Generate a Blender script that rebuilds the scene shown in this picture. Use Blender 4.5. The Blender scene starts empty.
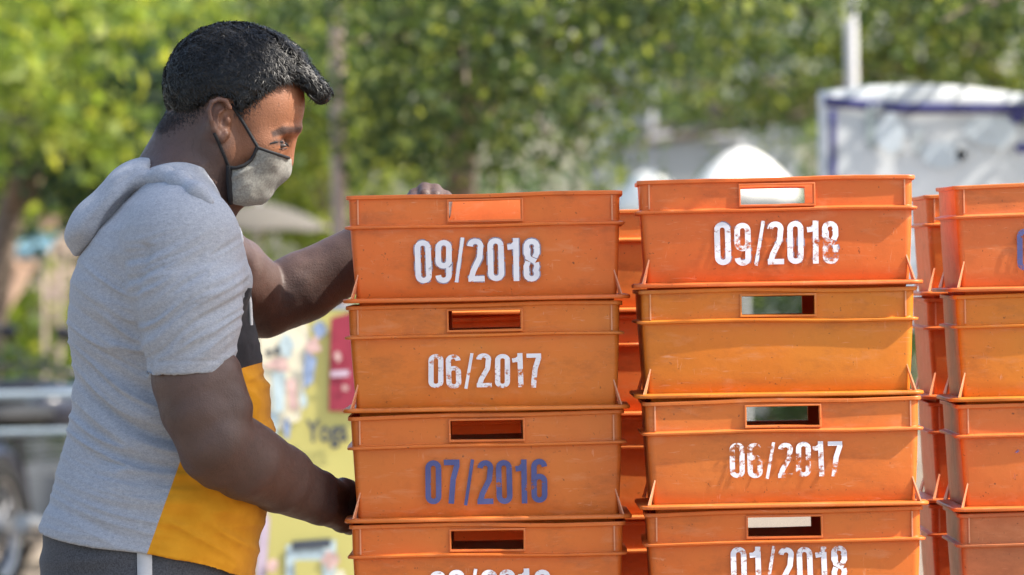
import bpy, bmesh, math, random
import numpy as np
from mathutils import Vector, Matrix
PI = math.pi
R = math.radians
random.seed(7)
rng = np.random.default_rng(11)
scene = bpy.context.scene
COL = scene.collection

# ------------------------------------------------------------------ camera, sky, sun, exposure
FPX, CD, CZ = 5360.0, 8.0, 1.3325          # focal length in pixels, camera distance, camera height
cam_data = bpy.data.cameras.new('camera')
cam = bpy.data.objects.new('camera', cam_data); COL.objects.link(cam)
ROLL = R(1.0)                               # the camera was held a degree off level
cam.matrix_world = Matrix.Translation((0, -CD, CZ)) @ Matrix.Rotation(R(90), 4, 'X') @ Matrix.Rotation(-ROLL, 4, 'Z')
cam_data.sensor_width = 36.0; cam_data.lens = FPX / 1024 * 36
cam_data.clip_start = .05; cam_data.clip_end = 600
cam_data.dof.use_dof = True; cam_data.dof.focus_distance = CD - .02; cam_data.dof.aperture_fstop = 6.2
scene.camera = cam
SUN_DIR = Vector((.66, -.15, .74)).normalized()      # towards the sun
world = bpy.data.worlds.new('World'); scene.world = world; world.use_nodes = True
wn = world.node_tree.nodes; wn.clear()
sky = wn.new('ShaderNodeTexSky'); sky.sky_type = 'NISHITA'; sky.sun_disc = False
sky.sun_elevation = math.asin(SUN_DIR.z); sky.sun_rotation = math.atan2(SUN_DIR.x, SUN_DIR.y)
sky.air_density = 1.2; sky.dust_density = 2.5; sky.ozone_density = 1.0
bgn = wn.new('ShaderNodeBackground'); bgn.inputs['Strength'].default_value = .15
wo = wn.new('ShaderNodeOutputWorld')
world.node_tree.links.new(sky.outputs[0], bgn.inputs[0]); world.node_tree.links.new(bgn.outputs[0], wo.inputs[0])
sun_data = bpy.data.lights.new('sun', 'SUN'); sun_data.energy = 4.6; sun_data.angle = R(.6); sun_data.color = (1, .93, .82)
sun = bpy.data.objects.new('sun', sun_data); COL.objects.link(sun)
sun.rotation_euler = SUN_DIR.to_track_quat('Z', 'Y').to_euler(); sun.location = (6, 2, 8)
vs = scene.view_settings
vs.view_transform = 'Standard'; vs.look = 'None'; vs.gamma = 1; vs.use_curve_mapping = False; vs.exposure = 1.2
cy = scene.cycles
cy.use_denoising = True; cy.max_bounces = 8; cy.diffuse_bounces = 4; cy.transmission_bounces = 6; cy.transparent_max_bounces = 12
cy.sample_clamp_indirect = 6.0

def deep(y): return y if y < 1 else (3.4 + y) * CD / 3.4 - CD     # things behind the stacks were measured for a nearer camera
def at(px, py, y):                          # a picture position at depth y as a place in the scene
    if np.ndim(y) == 0: y = deep(y)
    s = FPX / (CD + y); a = px - 512; b = 287.5 - py; c, q = math.cos(ROLL), math.sin(ROLL)
    return ((a * c + b * q) / s, y, CZ + (b * c - a * q) / s)
def show(X, Y, Z):                          # and back: where a point of the place shows
    s = FPX / (CD + Y); a = X * s; b = (Z - CZ) * s; c, q = math.cos(ROLL), math.sin(ROLL)
    return a * c - b * q + 512, 287.5 - (a * q + b * c)
def V(px, py, y): return Vector(at(px, py, y))

# ------------------------------------------------------------------ tagging
def tag(o, label=None, cat=None, group=None, kind=None):
    if label: o['label'] = label
    if cat: o['category'] = cat
    if group: o['group'] = group
    if kind: o['kind'] = kind
    return o
def empty(name, loc=(0, 0, 0), rz=0.0):
    o = bpy.data.objects.new(name, None); COL.objects.link(o)
    o.empty_display_size = .1; o.location = loc; o.rotation_euler = (0, 0, rz); return o
def copy_tree(o, parent=None):
    c = o.copy(); COL.objects.link(c)
    if parent: c.parent = parent
    for ch in list(o.children):
        if not ch.name.startswith('printed_date'): copy_tree(ch, c)
    return c

# ------------------------------------------------------------------ mesh helpers
class MB:
    def __init__(s): s.v = []; s.f = []
    def add(s, vs, fs):
        b = len(s.v); s.v += [tuple(v) for v in vs]; s.f += [tuple(b + i for i in f) for f in fs]; return s
    def box(s, c, d, M=None):
        x, y, z = [k / 2 for k in d]
        vs = [Vector((i * x, j * y, k * z)) for i in (-1, 1) for j in (-1, 1) for k in (-1, 1)]
        if M: vs = [M @ v for v in vs]
        c = Vector(c)
        return s.add([v + c for v in vs], [(0, 1, 3, 2), (4, 6, 7, 5), (0, 4, 5, 1), (2, 3, 7, 6), (0, 2, 6, 4), (1, 5, 7, 3)])
    def tube(s, pts, r, n=8, flat=None):
        pts = [Vector(p) for p in pts]; rs = r if isinstance(r, (list, tuple)) else [r] * len(pts)
        rings = []; up = None
        for i, p in enumerate(pts):
            t = (pts[min(i + 1, len(pts) - 1)] - pts[max(i - 1, 0)])
            t = t.normalized() if t.length > 1e-9 else Vector((0, 0, 1))
            if up is None: up = Vector((0, 0, 1)) if abs(t.z) < .9 else Vector((1, 0, 0))
            a = t.cross(up)
            a = a.normalized() if a.length > 1e-6 else Vector((1, 0, 0))
            b = a.cross(t).normalized(); up = b
            rings.append([p + (a * math.cos(q) + b * math.sin(q)) * rs[i] for q in [2 * PI * k / n for k in range(n)]])
        vs = [v for rg in rings for v in rg]; fs = []
        for i in range(len(pts) - 1):
            for k in range(n):
                k2 = (k + 1) % n; fs.append((i * n + k, i * n + k2, (i + 1) * n + k2, (i + 1) * n + k))
        fs.append(tuple(range(n - 1, -1, -1))); fs.append(tuple((len(pts) - 1) * n + k for k in range(n)))
        return s.add(vs, fs)
    def lathe(s, prof, c=(0, 0, 0), n=24, M=None, close=True):
        c = Vector(c); vs = []; fs = []
        for (r, z) in prof:
            for k in range(n):
                v = Vector((r * math.cos(2 * PI * k / n), r * math.sin(2 * PI * k / n), z))
                vs.append((M @ v if M else v) + c)
        for i in range(len(prof) - 1):
            for k in range(n):
                k2 = (k + 1) % n; fs.append((i * n + k, i * n + k2, (i + 1) * n + k2, (i + 1) * n + k))
        if close:
            fs.append(tuple(range(n - 1, -1, -1))); fs.append(tuple((len(prof) - 1) * n + k for k in range(n)))
        return s.add(vs, fs)
    def ball(s, c, r, n=12, m=8):
        if not isinstance(r, (tuple, list)): r = (r, r, r)
        prof = [(max(1e-4, math.sin(PI * i / m)), -math.cos(PI * i / m)) for i in range(m + 1)]
        return s.lathe(prof, c, n, Matrix.Diagonal(r))
    def prism(s, poly, y0, y1, cpx=None):   # an outline in x/z with thickness along y
        n = len(poly); vs = [(x, y0, z) for x, z in poly] + [(x, y1, z) for x, z in poly]
        fs = [tuple(range(n)), tuple(range(2 * n - 1, n - 1, -1))] + [(i, i + n, (i + 1) % n + n, (i + 1) % n) for i in range(n)]
        return s.add(vs, fs)
    def build(s, name, mat, parent=None, smooth=35.0):
        return link_mesh(name, s.v, s.f, mat, parent, smooth)
def finish(me, smooth):
    bm = bmesh.new(); bm.from_mesh(me)
    bmesh.ops.recalc_face_normals(bm, faces=bm.faces)
    if smooth:
        lim = R(smooth)
        for f in bm.faces: f.smooth = True
        for e in bm.edges:
            e.smooth = not (len(e.link_faces) == 2 and e.calc_face_angle(0) > lim)
    bm.to_mesh(me); bm.free()
def link_mesh(name, v, f, mat, parent=None, smooth=35.0):
    me = bpy.data.meshes.new(name); me.from_pydata([tuple(x) for x in v], [], f); me.update()
    finish(me, smooth)
    if mat: me.materials.append(mat)
    o = bpy.data.objects.new(name, me); COL.objects.link(o)
    if parent: o.parent = parent
    return o
def np_mesh(name, verts, faces, mat, parent=None, smooth=True, attrs=None):
    """many quads or triangles (all one size) from arrays"""
    me = bpy.data.meshes.new(name); k = faces.shape[1]
    me.vertices.add(len(verts)); me.vertices.foreach_set('co', np.asarray(verts, np.float32).ravel())
    me.loops.add(faces.size); me.loops.foreach_set('vertex_index', faces.astype(np.int32).ravel())
    me.polygons.add(len(faces)); me.polygons.foreach_set('loop_start', np.arange(0, faces.size, k, dtype=np.int32))
    me.update(calc_edges=True)
    if smooth: me.polygons.foreach_set('use_smooth', np.ones(len(faces), bool))
    for an, av in (attrs or {}).items():
        a = me.attributes.new(an, 'FLOAT', 'POINT'); a.data.foreach_set('value', np.asarray(av, np.float32))
    me.validate()
    if mat: me.materials.append(mat)
    o = bpy.data.objects.new(name, me); COL.objects.link(o)
    if parent: o.parent = parent
    return o

# ------------------------------------------------------------------ materials
class NT:
    def __init__(s, name):
        s.m = bpy.data.materials.new(name); s.m.use_nodes = True; s.t = s.m.node_tree; s.t.nodes.clear()
        s.out = s.n('ShaderNodeOutputMaterial')
    def n(s, k, **kw):
        nd = s.t.nodes.new(k)
        for a, b in kw.items(): setattr(nd, a, b)
        return nd
    def l(s, a, b): s.t.links.new(a, b)
    def val(s, sock, v):
        if hasattr(v, 'is_output'): s.l(v, sock)
        else: sock.default_value = v
    def noise(s, scale, detail=4, rough=.55, vec=None, dist=0.0):
        nd = s.n('ShaderNodeTexNoise'); nd.inputs['Scale'].default_value = scale; nd.inputs['Detail'].default_value = detail
        nd.inputs['Roughness'].default_value = rough; nd.inputs['Distortion'].default_value = dist
        if vec is not None: s.l(vec, nd.inputs['Vector'])
        return nd.outputs['Fac']
    def ramp(s, fac, stops):
        nd = s.n('ShaderNodeValToRGB'); s.val(nd.inputs[0], fac); cr = nd.color_ramp
        while len(cr.elements) < len(stops): cr.elements.new(.5)
        for e, (p, c) in zip(cr.elements, stops): e.position = p; e.color = (*c, 1) if len(c) == 3 else c
        return nd.outputs[0]
    def math(s, op, a, b=0.0, clamp=False):
        nd = s.n('ShaderNodeMath', operation=op, use_clamp=clamp); s.val(nd.inputs[0], a); s.val(nd.inputs[1], b); return nd.outputs[0]
    def mix(s, fac, a, b, mode='MIX'):
        nd = s.n('ShaderNodeMix', data_type='RGBA', blend_type=mode); s.val(nd.inputs[0], fac)
        for i, v in ((6, a), (7, b)): s.val(nd.inputs[i], (*v, 1) if isinstance(v, tuple) and len(v) == 3 else v)
        return nd.outputs[2]
    def coords(s, which='Object', scale=None, add=None):
        v = s.n('ShaderNodeTexCoord').outputs[which]
        if add is not None:
            nd = s.n('ShaderNodeVectorMath', operation='ADD'); s.l(v, nd.inputs[0]); s.l(add, nd.inputs[1]); v = nd.outputs[0]
        if scale:
            nd = s.n('ShaderNodeVectorMath', operation='MULTIPLY'); s.l(v, nd.inputs[0]); nd.inputs[1].default_value = scale; v = nd.outputs[0]
        return v
    def rnd(s):                              # a different offset for each object
        oi = s.n('ShaderNodeObjectInfo'); m = s.math('MULTIPLY', oi.outputs['Random'], 37.0)
        c = s.n('ShaderNodeCombineXYZ'); s.l(m, c.inputs[0]); s.l(m, c.inputs[1]); s.l(m, c.inputs[2]); return c.outputs[0]
    def attr(s, name, kind='GEOMETRY'):
        return s.n('ShaderNodeAttribute', attribute_name=name, attribute_type=kind).outputs['Fac']
    def bump(s, h, strength=.3, dist=.002):
        nd = s.n('ShaderNodeBump'); nd.inputs['Strength'].default_value = strength; nd.inputs['Distance'].default_value = dist
        s.l(h, nd.inputs['Height']); return nd.outputs[0]
    def principled(s, col, rough=.5, spec=.5, normal=None, **kw):
        p = s.n('ShaderNodeBsdfPrincipled'); s.val(p.inputs['Base Color'], (*col, 1) if isinstance(col, tuple) and len(col) == 3 else col)
        s.val(p.inputs['Roughness'], rough); s.val(p.inputs['Specular IOR Level'], spec)
        if normal is not None: s.l(normal, p.inputs['Normal'])
        for k, v in kw.items(): s.val(p.inputs[k], v)
        return p.outputs[0]
    def done(s, sh): s.l(sh, s.out.inputs[0]); return s.m

def simple(name, col, rough=.6, spec=.4, var=.15, scale=8.0, bump=0.0, metal=0.0):
    t = NT(name); c = t.coords()
    nz = t.noise(scale, 5, vec=c)
    dark = tuple(k * (1 - var) for k in col); lite = tuple(min(1, k * (1 + var)) for k in col)
    color = t.ramp(nz, [(.3, dark), (.7, lite)])
    nb = t.bump(t.noise(scale * 12, 3, vec=c), bump, .003) if bump else None
    return t.done(t.principled(color, rough, spec, nb, Metallic=metal))

def crate_material():
    t = NT('crate_plastic'); off = t.rnd(); oi = t.n('ShaderNodeObjectInfo')
    c = t.coords(add=off)
    big = t.noise(5.0, 3, vec=c)
    mot = t.noise(38.0, 5, .65, vec=c)
    streak = t.noise(60.0, 4, .6, vec=t.coords(add=off, scale=(.28, .28, 1.0)), dist=.4)
    base = t.mix(t.math('MULTIPLY', t.math('SUBTRACT', big, .35, True), 1.5, True), oi.outputs['Color'],
                 t.mix(1.0, oi.outputs['Color'], (1.12, .80, .75), 'MULTIPLY'))
    base = t.mix(t.math('MULTIPLY', t.math('SUBTRACT', mot, .52, True), 1.3, True), base, t.mix(1.0, base, (.66, .60, .62), 'MULTIPLY'))
    base = t.mix(t.math('MULTIPLY', t.math('SUBTRACT', streak, .56, True), 1.9, True), base, (.74, .32, .15))   # pale scuffs
    grime = t.noise(9.0, 6, .7, vec=t.coords(add=off, scale=(1, 1, 2.2)))
    base = t.mix(t.math('MULTIPLY', t.math('SUBTRACT', grime, .53, True), 2.2, True), base, (.26, .07, .025))
    sc = t.noise(26.0, 2, .5, vec=t.coords(add=off, scale=(1, 1, 9.0)), dist=1.2); sc2 = t.noise(24.0, 2, .5, vec=t.coords(add=off, scale=(7.0, 1, 1.6)), dist=1.5)
    scr = t.math('MAXIMUM', t.math('SUBTRACT', sc, .67, True), t.math('SUBTRACT', sc2, .69, True))
    base = t.mix(t.math('MULTIPLY', scr, 5.0, True), base, (.78, .36, .19))                           # scratches
    spots = t.noise(170.0, 2, .5, vec=c)
    base = t.mix(t.math('MULTIPLY', t.math('SUBTRACT', spots, .69, True), 7.0, True), base, (.10, .035, .018))
    ge = t.n('ShaderNodeNewGeometry')                                  # worn, paler edges
    edge = t.math('MULTIPLY', t.math('SUBTRACT', ge.outputs['Pointiness'], .535, True), 9.0, True)
    edge = t.math('MULTIPLY', edge, t.math('MULTIPLY', mot, 1.3, True), True)
    base = t.mix(edge, base, (.75, .38, .22))
    rough = t.math('ADD', t.math('MULTIPLY', mot, .25), .27)
    h = t.math('ADD', t.math('MULTIPLY', big, 2.0), t.math('MULTIPLY', mot, .35))
    p = t.principled(base, rough, .45, t.bump(h, .35, .004))
    tr = t.n('ShaderNodeBsdfTranslucent'); t.l(base, tr.inputs[0])
    mx = t.n('ShaderNodeMixShader'); mx.inputs[0].default_value = .17; t.l(p, mx.inputs[1]); t.l(tr.outputs[0], mx.inputs[2])
    return t.done(mx.outputs[0])
def print_material():
    t = NT('stencil_paint'); off = t.rnd(); oi = t.n('ShaderNodeObjectInfo'); c = t.coords(add=off)
    n1 = t.noise(120.0, 6, .7, vec=c); n2 = t.noise(34.0, 4, .6, vec=c)
    n3 = t.noise(45.0, 3, .6, vec=t.coords(add=off, scale=(.25, 1, 1.6)))
    n = t.math('ADD', t.math('ADD', t.math('MULTIPLY', n1, .4), t.math('MULTIPLY', n2, .35)), t.math('MULTIPLY', n3, .3))
    w = t.attr('wear', 'OBJECT')
    a = t.math('MULTIPLY', t.math('SUBTRACT', n, w), 16.0, True)
    p = t.principled(t.mix(t.math('MULTIPLY', t.math('SUBTRACT', n2, .45, True), 2.0, True), oi.outputs['Color'], t.mix(1.0, oi.outputs['Color'], (.72, .74, .82), 'MULTIPLY')), .6, .3)
    tp = t.n('ShaderNodeBsdfTransparent')
    mx = t.n('ShaderNodeMixShader'); t.l(a, mx.inputs[0]); t.l(tp.outputs[0], mx.inputs[1]); t.l(p, mx.inputs[2])
    return t.done(mx.outputs[0])
def skin_material():
    t = NT('skin'); c = t.coords()
    n1 = t.noise(14, 4, vec=c); n2 = t.noise(130, 5, .6, vec=c); n3 = t.noise(420, 3, vec=c)
    col = t.ramp(n1, [(.3, (.062, .038, .033)), (.7, (.088, .052, .042))])
    sun_warmth = t.attr('sun_warmth')
    col = t.mix(sun_warmth, col, (.36, .135, .055))  # sunlight on face and ear painted as warmer, brighter skin
    dark = t.attr('dark')
    col = t.mix(dark, col, (.045, .024, .019))
    col = t.mix(t.math('MULTIPLY', t.math('SUBTRACT', n2, .55, True), 1.6, True), col, t.mix(1.0, col, (.72, .68, .68), 'MULTIPLY'))
    h = t.math('ADD', n3, t.math('MULTIPLY', n2, .6))
    hairs = t.noise(300, 2, .5, vec=t.coords(scale=(1, .25, .25)), dist=1.0)
    col = t.mix(t.math('MULTIPLY', t.math('SUBTRACT', hairs, .60, True), 3.0, True), col, (.03, .018, .014))
    p = t.principled(col, t.math('ADD', t.math('MULTIPLY', n2, .35), .36), .38, t.bump(h, .45, .0016),
                     **{'Subsurface Weight': .03, 'Subsurface Radius': (.012, .005, .003), 'Subsurface Scale': 1.0})
    return t.done(p)
def cloth(t, col, rough=.9, weave=900.0, bump=.25):
    c = t.coords(); n = t.noise(weave, 2, vec=c); n2 = t.noise(30, 4, vec=c)
    h = t.math('ADD', n, t.math('MULTIPLY', n2, .4))
    return t.principled(col, rough, .15, t.bump(h, bump, .0015), **{'Sheen Weight': .08, 'Sheen Roughness': .5})
def shirt_material():
    t = NT('shirt_jersey'); c = t.coords()
    mel = t.noise(700, 4, .7, vec=t.coords(scale=(.6, .6, 1))); mel2 = t.noise(260, 4, .7, vec=t.coords(scale=(.5, .5, 1)))
    m = t.math('ADD', t.math('MULTIPLY', mel, .6), t.math('MULTIPLY', mel2, .4))
    grey = t.ramp(m, [(.32, (.185, .20, .235)), (.68, (.37, .395, .44))])
    ny = t.noise(40, 4, vec=c)
    yel = t.ramp(ny, [(.3, (.50, .21, .009)), (.7, (.58, .26, .015))])
    blk = t.ramp(ny, [(.3, (.012, .012, .015)), (.7, (.03, .03, .035))])
    col = t.mix(t.math('GREATER_THAN', t.attr('yellow'), 0.0), grey, yel)
    col = t.mix(t.math('GREATER_THAN', t.attr('black'), 0.0), col, blk)
    return t.done(cloth(t, col))
def hair_material():
    t = NT('black_hair'); c = t.coords(); n = t.noise(240, 3, vec=c)
    return t.done(t.principled(t.ramp(n, [(.35, (.005, .0048, .0045)), (.7, (.017, .0155, .0145))]), .46, .30))
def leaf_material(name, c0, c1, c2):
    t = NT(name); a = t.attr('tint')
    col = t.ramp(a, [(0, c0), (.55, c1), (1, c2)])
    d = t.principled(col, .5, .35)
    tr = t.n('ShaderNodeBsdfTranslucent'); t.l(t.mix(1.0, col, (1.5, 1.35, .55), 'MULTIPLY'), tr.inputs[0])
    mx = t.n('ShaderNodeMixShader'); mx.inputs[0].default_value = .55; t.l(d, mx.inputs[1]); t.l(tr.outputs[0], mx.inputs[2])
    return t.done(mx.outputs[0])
def ground_material():
    t = NT('dusty_ground'); c = t.coords()
    n1 = t.noise(.6, 5, vec=c); n2 = t.noise(9, 6, .65, vec=c); n3 = t.noise(120, 3, vec=c)
    col = t.ramp(n1, [(.3, (.16, .13, .10)), (.7, (.27, .22, .17))])
    col = t.mix(t.math('MULTIPLY', t.math('SUBTRACT', n2, .45, True), 2.0, True), col, (.12, .10, .08))
    return t.done(t.principled(col, .95, .2, t.bump(t.math('ADD', n2, n3), .5, .01)))

M_CRATE = crate_material(); M_PRINT = print_material(); M_SKIN = skin_material(); M_SHIRT = shirt_material(); M_HAIR = hair_material()
tt = NT('trouser_knit'); tc = tt.coords()
M_TROUSER = tt.done(cloth(tt, tt.ramp(tt.noise(420, 4, .7, vec=tc), [(.35, (.035, .037, .043)), (.68, (.085, .088, .10))])))
tt = NT('mask_cotton'); tc = tt.coords()
M_MASK = tt.done(cloth(tt, tt.ramp(tt.noise(300, 4, .7, vec=tc), [(.35, (.15, .145, .13)), (.68, (.27, .265, .24))])))
M_TRIM = simple('black_trim', (.012, .012, .014), .7, .3)
M_CORD = simple('white_cord', (.7, .7, .7), .8, .2)
M_GROUND = ground_material()
M_BARK = simple('bark', (.16, .125, .10), .95, .15, .35, 14, .5)
M_PALEBARK = simple('pale_bark', (.42, .29, .22), .9, .2, .25, 10, .4)
M_POLE = simple('weathered_steel_paint', (.42, .33, .29), .75, .3, .2, 6)
M_WHITE = simple('white_paint', (.55, .55, .55), .5, .4, .06, 5)
M_LEAF = leaf_material('leaf_green', (.035, .072, .038), (.092, .155, .055), (.32, .37, .10))
M_LEAF_F = leaf_material('leaf_olive_green', (.026, .052, .028), (.075, .12, .048), (.27, .32, .10))
M_LEAF_Y = leaf_material('leaf_yellow_green', (.08, .13, .03), (.17, .25, .05), (.36, .40, .10))
M_LEAF_D = leaf_material('leaf_dark_green', (.06, .11, .07), (.10, .17, .09), (.18, .26, .12))

# ------------------------------------------------------------------ ground
g = 400.0
o = link_mesh('ground', [(-g, -g, 0), (g, -g, 0), (g, g, 0), (-g, g, 0)], [(0, 1, 2, 3)], M_GROUND, None, 0); tag(o, kind='structure')

# ------------------------------------------------------------------ crates
CW, CDP, CH = .410, .300, .1642            # width, depth, stacking pitch
def rring(hx, hy, r, z, xs_hole, n=6, wob=None):
    """a rounded rectangle, counter-clockwise from the front left, with points at the handle edges on front and back"""
    pts = []
    for (cx, cyy, a0) in ((hx - r, -hy + r, -90), (hx - r, hy - r, 0), (-hx + r, hy - r, 90), (-hx + r, -hy + r, 180)):
        if a0 == -90:
            for x in (-xs_hole * 1.9, -xs_hole, 0, xs_hole, xs_hole * 1.9): pts.append((x, -hy, z))
        if a0 == 90:
            for x in (xs_hole * 1.9, xs_hole, 0, -xs_hole, -xs_hole * 1.9): pts.append((x, hy, z))
        if a0 == 0:
            for q in (-.4, 0, .4): pts.append((hx, q * hy, z))
        if a0 == 180:
            for q in (.4, 0, -.4): pts.append((-hx, q * hy, z))
        for k in range(n + 1):
            a = R(a0 + 90 * k / n); pts.append((cx + r * math.cos(a), cyy + r * math.sin(a), z))
    return pts
HX = .054
HZ0, HZ1 = .121, .1495
def make_shell(seed, back_slot=True):
    rr = random.Random(seed)
    hx, hy = CW / 2, CDP / 2
    ph = [rr.uniform(0, 6.28) for _ in range(6)]; am = [rr.uniform(.0006, .0016) for _ in range(3)]
    # outer wall from the foot up: (height, outward offset)
    outer = [(-.012, -.0165), (.000, -.0140), (.0065, -.0105), (.030, -.0085), (.060, -.0065), (.090, -.0050), (.1095, -.0042),
             (.1105, .0038), (.1140, .0042), (.1158, -.0036),
             (HZ0, -.0034), (HZ1, -.0028), (.1540, -.0026), (.1546, .0016), (.1596, .0018), (.1604, .0008)]
    inner = [(.1604, -.0042), (HZ1, -.0068), (HZ0, -.0072), (.090, -.0092), (.030, -.0126), (-.006, -.0170)]
    v = []; f = []; n = None; idx = []
    for (z, off) in outer + inner:
        ring = rring(hx + off, hy + off, max(.004, .012 + off * .4), z, HX)
        n = len(ring); idx.append(len(v))
        for (x, y, zz) in ring:
            wz = am[0] * math.sin(9 * x + 4 * y + ph[0]) + am[1] * math.sin(23 * x + ph[1] + 7 * y)
            wy = am[2] * math.sin(14 * x + ph[2]) * math.sin(PI * zz / .16) * (1 if y < 0 else -1)
            bulge = -.0022 * math.cos(PI * x / CW) * math.sin(PI * min(zz, .11) / .11) * (1 if y < 0 else -1)
            wx = am[2] * math.sin(17 * y + ph[3] + 20 * zz)
            k = zz / .16 if 0.004 < zz else 0
            v.append((x + wx * k, y + wy + bulge * (abs(y) > hy * .8), zz + wz * k))
    # hole index ranges (points 1..3 on the front; on the back likewise)
    fr0 = 1; bk0 = 5 + 7 + 3 + 7 + 1; slots = (fr0, bk0) if back_slot else (fr0,)
    # ring layout: 5 front, 7 corner, 3 side, 7 corner, 5 back, 7, 3, 7
    no = len(outer); ho = 10; hi = no + 1
    def quad(a, b, i): 
        j = (i + 1) % n; f.append((a + i, a + j, b + j, b + i))
    for q in range(len(idx) - 1):
        for i in range(n):
            if q == ho and any(i in (b, b + 1) for b in slots): continue
            if q == hi and any(i in (b, b + 1) for b in slots): continue
            quad(idx[q], idx[q + 1], i)
    # close the hole's reveal
    oz0, oz1, iz1, iz0 = idx[ho], idx[ho + 1], idx[hi], idx[hi + 1]
    for b in slots:
        for i in (b, b + 1):
            f.append((oz0 + i, oz0 + i + 1, iz0 + i + 1, iz0 + i)); f.append((oz1 + i, iz1 + i, iz1 + i + 1, oz1 + i + 1))
        for i in (b, b + 2): f.append((oz0 + i, iz0 + i, iz1 + i, oz1 + i))
    f.append(tuple(idx[-1] + i for i in range(n)))                    # inside floor
    f.append(tuple(idx[0] + i for i in range(n - 1, -1, -1)))         # underside
    me_v, me_f = v, f
    return me_v, me_f
def foot_flange(seed):                     # the lip that sits on the crate below, with its corner webs
    rr = random.Random(seed); p = rr.uniform(0, 6); a = rr.uniform(.0005, .0014)
    hx, hy = CW / 2, CDP / 2; m = MB()
    rings = [(-.009, .0066), (.0085, .0056), (.0098, .0040), (.0098, .0012), (.0085, -.0004), (-.0135, .0002)]
    v = []; n = 0
    for off, z in rings:
        rg = rring(hx + off, hy + off, max(.006, .014 + off * .5), z, HX); n = len(rg)
        v += [(x, y, zz + a * math.sin(11 * x + p) * (1 + math.sin(5 * y))) for x, y, zz in rg]
    f = []
    for q in range(len(rings) - 1):
        for i in range(n): f.append((q * n + i, q * n + (i + 1) % n, (q + 1) * n + (i + 1) % n, (q + 1) * n + i))
    m.add(v, f)
    return m
def corner_webs():                          # the little triangular webs on the corners of the foot flange
    hx, hy = CW / 2, CDP / 2; out = []
    for sx in (-1, 1):
        for sy in (-1, 1):
            yw = sy * (hy - .0088); t = .0010; m = MB(); vs = []
            q0, q1, q2 = (sx * (hx - .0150), .046), (sx * (hx - .0030), .0062), (sx * (hx - .0065), .0062)
            for dx in (-t, t): vs += [(q0[0] + dx, yw, q0[1]), (q1[0] + dx, yw + sy * .0155, q1[1]), (q2[0] + dx * 1.2, yw - sy * .001, q2[1])]
            m.add(vs, [(0, 1, 2), (5, 4, 3), (0, 3, 4, 1), (1, 4, 5, 2), (2, 5, 3, 0)]); out.append(m)
    return out
def band_ribs():                            # thin upright ribs on the upper band, front and back
    out = []; hy = CDP / 2; x = CW / 2 - .0155
    for sx in (-1, 1):
        for sy in (-1, 1): m = MB(); m.box((sx * x, sy * (hy - .0022), .1357), (.0022, .0045, .0386)); out.append(m)
    return out
def handle_frame(sy, seed):
    rr = random.Random(seed); e = rr.uniform(-.0006, .0006); t = .0028; d = .0031; y0 = sy * (CDP / 2 - .0020); m = MB(); vs = []
    for yy in (y0 - d, y0 + d):
        for k in (0, t): vs += [(-HX - k, yy, HZ0 - k + (e if k else 0)), (HX + k, yy, HZ0 - k + (e if k else 0)), (HX + k, yy, HZ1 + k), (-HX - k, yy, HZ1 + k)]
    fs = []
    for i in range(4):
        j = (i + 1) % 4; fs += [(i, j, 4 + j, 4 + i), (8 + i, 12 + i, 12 + j, 8 + j), (i, 8 + i, 8 + j, j), (4 + i, 4 + j, 12 + j, 12 + i)]
    return m.add(vs, fs)
def soften(o, w=.0008):
    bv = o.modifiers.new('soft_edge', 'BEVEL'); bv.width = w; bv.segments = 2; bv.limit_method = 'ANGLE'; bv.angle_limit = R(40)
    return o
protos = []
for sd in (3, 8, 21, 34, 55):
    e = empty('crate')
    v, f = make_shell(sd, sd != 55); sh = soften(link_mesh('shell', v, f, M_CRATE, e, 32), .0007)
    fl = soften(foot_flange(sd + 1).build('foot_flange', M_CRATE, e, 32), .0006)
    for m_ in band_ribs(): m_.build('upright_rib', M_CRATE, sh, 30)
    for m_ in corner_webs(): m_.build('corner_web', M_CRATE, fl, 30)
    for sy in ((-1, 1) if sd != 55 else (-1,)): soften(handle_frame(sy, sd).build('handle_frame', M_CRATE, e, 30), .0007)
    protos.append(e)
used = [False] * len(protos)

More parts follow.
